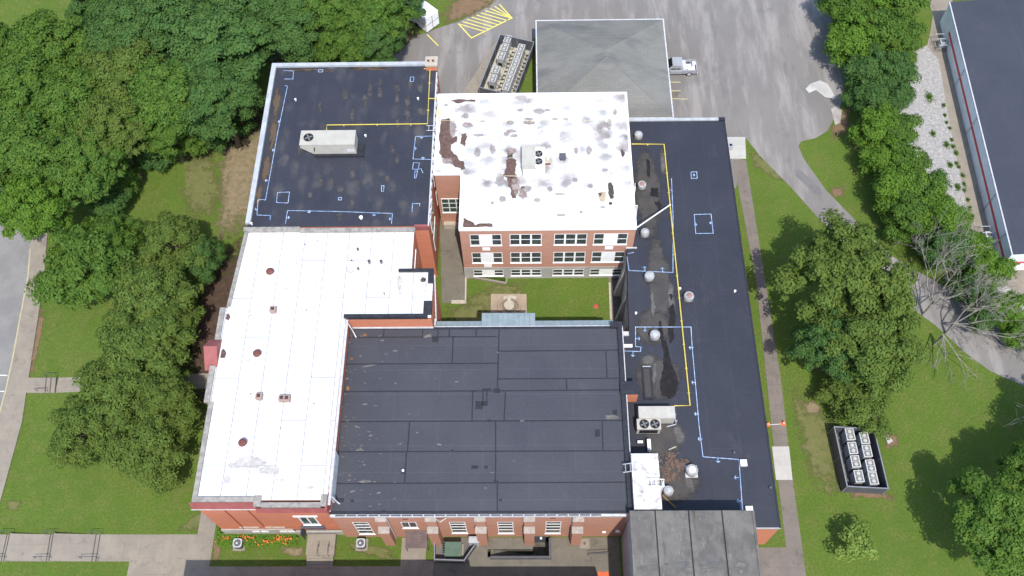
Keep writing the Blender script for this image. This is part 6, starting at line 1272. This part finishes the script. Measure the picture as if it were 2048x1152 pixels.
def tree(kind, u, v, rpx, label, mat, group, zs=1.0, name='broadleaf_tree', cat='tree'):
    i = cnt.get(kind, 0); cnt[kind] = i + 1; me, tm, R, hz, zc = PROTO[kind][i % len(PROTO[kind])]
    q = P(u, v, zc * zs); depth = float(np.dot(np.array((q[0], q[1], q[2] - H)), AX_F)); rm = rpx * depth / F; s = rm / R
    if kind in ('broad', 'oak', 'garden'): sz = zs
    else: sz = s * zs; q = P(u, v, zc * sz)
    rng = random.Random(i * 7 + len(kind)); t = thing(name, label, cat, (q[0], q[1], g(q[0])), rng.uniform(0, 6.28), group); t.scale = (s, s, sz)
    c = bpy.data.objects.new('crown', me); COL.objects.link(c); c.parent = t; c.location = (0, 0, zc)
    c.material_slots[0].link = 'OBJECT'; c.material_slots[0].material = mat
    b = bpy.data.objects.new('trunk', tm); COL.objects.link(b); b.parent = t
    return t
W_ = 'woods left of the school'
for u, v, r, m_, lb in [
    (95, 95, 88, M_LEAF, 'broad leafy tree beside the bright grass in the top left corner'), (40, 190, 90, M_LEAF, 'broad green tree at the left border below the top corner tree'), (150, 210, 92, M_LEAF, 'broad yellowish green tree in the middle of the left woods'), (70, 310, 95, M_LEAF, 'large bushy tree above the street end on the left'), (60, 412, 70, M_LEAFB, 'bright green tree overhanging the street'), (165, 330, 80, M_LEAF, 'leafy tree above the sunny lawn gap on its left'),
    (255, 65, 92, M_LEAFD, 'deep green tree between the grassy corner and the tall centre tree'), (250, 160, 80, M_LEAFO, 'olive toned tree in the shady middle of the woods'), (345, 40, 90, M_LEAFD, 'deep green tree on the top border left of the tall tree'), (430, 105, 110, M_LEAFD, 'tallest round deep green tree in front of the black roofed wing'), (335, 195, 85, M_LEAF, 'leafy tree with a dead twig, left below the tallest round tree'), (440, 205, 70, M_LEAFD, 'dark tree on the wood edge beside the parapet of the black roof'), (330, 255, 55, M_LEAF, 'small tree on the wood edge above the dry straw lawn'), (225, 265, 70, M_LEAFO, 'shadowed olive tree left of the sunny lawn gap'),
    (500, 20, 85, M_LEAFD, 'deep green tree on the top border behind the tallest round tree'), (585, 55, 75, M_LEAFD, 'shadowed dark tree behind the corner of the black roof'), (665, 20, 75, M_LEAF, 'leafy tree on the top border behind the black roof'), (690, 80, 60, M_LEAF, 'bright tree just behind the middle of the black roof'), (750, 30, 70, M_LEAF, 'leafy tree left of the white trailer, on the top border'), (755, 85, 50, M_LEAFD, 'small dark tree between the white trailer and the black roof'), (806, -8, 52, M_LEAFD, 'dark tree on the top border leaning towards the white trailer'), (190, 5, 60, M_LEAFD, 'dark tree beside the grassy gap on the top border'), (0, 80, 40, M_LEAF, 'small tree cut by the left border below the grass corner'), (420, -30, 80, M_LEAFD, 'tree cut by the top border above the tallest round tree')]:
    tree('broad', u, v, r, lb, m_, W_, 1.0 if r > 60 else .8)
for u, v, r, m_, lb in [(612, 108, 42, M_LEAFD, 'dark bush against the back left parapet of the black roof'), (650, 112, 36, M_LEAFB, 'bright bush against the back parapet of the black roof'), (792, 84, 20, M_LEAFB, 'bright low bush on the clay bank left of the white trailer'), (838, 22, 20, M_LEAFD, 'dark leafy bush covering the left half of the white trailer'), (725, 112, 26, M_LEAFD, 'low bush near the grey bin behind the black roof')]:
    tree('shrub', u, v, r, lb, m_, W_, .9, 'bush', 'bush')
for u, v, r, m_, lb in [(478, 228, 40, M_LEAFD, 'low dark bush at the foot of the woods nearest the straw patch'), (425, 258, 42, M_LEAFD, 'low dark bush at the foot of the woods behind the worn lawn'), (368, 283, 40, M_LEAF, 'low leafy bush at the foot of the woods, middle of the lawn edge'), (305, 300, 40, M_LEAFD, 'low dark bush at the foot of the woods left of the lawn edge'), (235, 345, 42, M_LEAF, 'low leafy bush on the shaded left end of the sunny lawn'), (215, 400, 40, M_LEAFD, 'low dark bush above the spiky leaved street tree')]:
    tree('shrub', u, v, r, lb, m_, W_, 1.1, 'bush', 'bush')
GR = 'trees on the front lawn'
for u, v, r, m_, zs, lb in [(165, 530, 92, M_LEAF, 1.15, 'spiky leaved green tree beside the street sidewalk'), (225, 475, 48, M_LEAF, 1.0, 'small green tree above the spiky leaved street tree'), (352, 495, 66, M_LEAFO, 1.0, 'small round tree standing apart on the sunny lawn'), (405, 520, 40, M_LEAFD, .8, 'dark low tree beside the corner of the white roofed wing'), (310, 600, 88, M_LEAFO, 1.05, 'olive tree in the middle row directly below the small round tree'), (290, 700, 88, M_LEAFO, 1.05, 'olive tree level with the maroon entrance gable'), (235, 790, 80, M_LEAFO, 1.0, 'olive tree over the end of the upper garden path'), (335, 800, 62, M_LEAFO, 1.0, 'olive tree nearest the white roof edge'), (175, 865, 72, M_LEAFO, .95, 'leftmost low olive tree above the front lawn'), (300, 895, 80, M_LEAFO, .95, 'lowest olive tree of the row above the front lawn'), (350, 650, 50, M_LEAFO, .9, 'small olive tree between the row and the dark mulch')]:
    tree('garden', u, v, r, lb, m_, GR, zs)
tree('oak', 1690, 560, 118, 'large olive oak on the right lawn beside the driveway', M_LEAFO, None, 1.25, 'oak_tree')
tree('oak', 1745, 690, 100, 'lower olive oak joined to the large oak above the condenser yard', M_LEAFO, None, 1.1, 'oak_tree')
tree('oak', 1660, 690, 70, 'dark small oak on the shaded left side of the large oak', M_LEAFD, None, .9, 'oak_tree')
tree('shrub', 1728, 815, 56, 'olive bush hanging over the far end of the lawn condenser yard', M_LEAFO, None, 1.0, 'bush', 'bush')
tree('shrub', 1690, 775, 48, 'olive bush joining the oak to the far left of the condenser yard', M_LEAFO, None, 1.1, 'bush', 'bush')
tree('broad', 1995, 1045, 105, 'leafy tree in the bottom right corner', M_LEAF, None, .75)
tree('broad', 2060, 950, 60, 'leafy tree cut by the right border above the corner tree', M_LEAF, None, .75)
tree('broad', 2165, 872, 92, 'leafy tree just beyond the right border, its shadow lying on the lawn', M_LEAF, None, .75)
tree('sapling', 1713, 1083, 36, 'small yellow green sapling alone on the right lawn', M_LEAFY, None, 1.0, 'sapling', 'tree')
HG = 'hedge trees between the lot and the gravel bank'
for u, v, r, m_, lb in [(1690, 20, 44, M_LEAF, 'leafy hedge tree on the top border, left side'), (1745, 8, 46, M_LEAFB, 'bright hedge tree on the top border, middle'), (1800, 10, 46, M_LEAF, 'leafy hedge tree on the top border, right side'), (1700, 82, 46, M_LEAFB, 'bright hedge tree bulging over the parking lot edge'), (1755, 70, 48, M_LEAF, 'leafy hedge tree right of the bulging bright one'), (1808, 85, 36, M_LEAF, 'leafy hedge tree beside the top of the gravel bank'), (1735, 140, 40, M_LEAFD, 'dark feathery hedge tree below the bulging bright one'), (1785, 145, 40, M_LEAFD, 'dark feathery hedge tree at the upper gravel edge'), (1738, 200, 38, M_LEAFD, 'dark hedge tree beside the grit spill'), (1780, 200, 36, M_LEAFD, 'dark hedge tree facing the grass tuft on the gravel'), (1755, 258, 44, M_LEAFB, 'bright hedge tree level with the grass island tip'), (1795, 270, 40, M_LEAF, 'leafy hedge tree at the middle gravel edge'), (1765, 318, 38, M_LEAFB, 'bright hedge tree above the bare soil spot'), (1810, 330, 42, M_LEAF, 'leafy hedge tree at the narrow gravel part'), (1790, 378, 46, M_LEAFB, 'bright hedge tree beside the driveway grass'), (1840, 385, 44, M_LEAF, 'leafy hedge tree near the lower gravel edge'), (1815, 435, 46, M_LEAF, 'leafy hedge tree right of the driveway bend'), (1865, 435, 46, M_LEAFB, 'bright hedge tree below the narrow gravel part'), (1905, 450, 36, M_LEAFB, 'bright hedge tree nearest the warehouse apron'), (1890, 495, 42, M_LEAFD, 'dark hedge tree under the bare branches'), (1945, 500, 36, M_LEAFB, 'bright bush by the warehouse corner'), (1975, 540, 38, M_LEAFB, 'bright bush in front of the warehouse porch'), (1945, 580, 34, M_LEAFD, 'dark bush beside the bare tree nearest the driveway'), (2010, 620, 36, M_LEAFB, 'bright bush under the lower bare tree'), (1970, 625, 34, M_LEAFD, 'dark bush left of the lower bare tree'), (2040, 670, 30, M_LEAFB, 'bright bush at the right border above the driveway')]:
    tree('shrub', u, v, r * 1.12, lb, m_, HG, 1.1, 'hedge_tree', 'tree')
GP = 'weed clumps on the gravel bank'
def tuft(u, v, r, lb):
    q = PG(u, v); rm = r * .062; rr = random.Random(int(u)); t = thing('weed_clump', lb, 'weed', q, 0, GP); mb = MB()
    for i in range(int(26 * r)):
        a = rr.uniform(0, 6.28); d = abs(rr.gauss(0, .55)) * rm; x, y = q[0] + d * math.cos(a) * .8, q[1] + d * math.sin(a) * 1.3; b = rr.uniform(0, 6.28); L = rr.uniform(.12, .35); h = rr.uniform(.08, .45) * max(.3, 1 - d / rm * .7); w_ = .035
        mb.add([(x - w_ * math.sin(b), y + w_ * math.cos(b), .02), (x + w_ * math.sin(b), y - w_ * math.cos(b), .02), (x + L * math.cos(b), y + L * math.sin(b), h)], [(0, 1, 2)])
    mb.build('blades', M_LEAF, t)
for u, v, r, lb in [(1858, 195, 13, 'tall weed clump in the middle of the gravel bank'), (1815, 242, 6, 'small weed tuft at the left of the gravel bank'), (1866, 268, 7, 'small weed tuft near the apron edge'), (1893, 290, 8, 'weed clump against the apron, middle'), (1900, 330, 7, 'weed clump against the apron, lower'), (1880, 362, 9, 'weed clump near the bottom of the gravel bank'), (1915, 375, 8, 'weed clump against the apron at the lowest gravel')]:
    tuft(u, v, r, lb)
for i in range(15):
    tuft(1888 + i * 3.9 + random.uniform(-3, 3), 215 + i * 15.5 + random.uniform(-5, 5), random.uniform(2.5, 5), 'small weed tuft growing along the edge of the warehouse apron')
tree('shrub', 1047, 545, 6, 'small weed growing at the foundation of the classroom block', M_LEAFD, None, 1.2, 'weed_clump', 'weed')
# ------------------------------------------------------------------ bare trees
def bare(label, base, tips, seed, name='bare_tree', r0=.13, depth=5, spread=.52):
    rr = random.Random(seed); mt, mbk = MB(), MB(); t = thing(name, label, 'tree', base, 0, None)
    def grow(mb, p, d, L, r, lev):
        d = d / np.linalg.norm(d); q = p + d * L * .55 + np.array([rr.gauss(0, .05) * L for _ in range(3)]); e = q + (d + np.array([rr.gauss(0, .15) for _ in range(3)])) * L * .5
        mb.tube([p, q, e], [r, r * .8, r * .6], 5 if lev > 1 else 3, False)
        if lev <= 0: return
        for _ in range(rr.choice((2, 3, 3))):
            nd = d + np.array([rr.gauss(0, spread) for _ in range(3)]) + np.array((0, 0, .08)); st = q + (e - q) * rr.uniform(-.2, 1.0); grow(mbk, st, nd, L * rr.uniform(.55, .8), max(.015, r * .52), lev - 1)
    b = np.array(base, float); top = b + np.array((.2, .2, 2.2)); mt.tube([b - np.array((0, 0, .2)), top], [r0 * 1.2, r0], 7)
    for tp in tips:
        e = np.array(tp); d = e - top; grow(mt, top, d, np.linalg.norm(d) * .62, r0 * .62, depth)
    mt.build('trunk', M_PALEBARK, t); mbk.build('branch', M_PALEBARK, t); return t
bare('large leafless pale tree leaning over the driveway by the hedge', PG(1845, 630), [P(1845, 500, 6), P(1890, 480, 7), P(1925, 540, 7), P(1960, 560, 6), P(1900, 600, 5)], 3)
bare('second leafless pale tree below the warehouse corner', PG(1890, 668), [P(1960, 590, 6), P(2000, 600, 6), P(2000, 640, 5), P(2048, 670, 5), P(1965, 670, 4)], 9)
bare('small pale dead branch tree below the olive oak crown', PG(1868, 690), [P(1885, 720, 3), P(1905, 745, 2.6), P(1935, 742, 2.6)], 5, 'dead_branch', .12, 3)
bare('pale dead limb reaching in at the right border', PG(2075, 860), [P(2015, 828, 4), P(2010, 815, 4)], 6, 'dead_branch', .12, 2)
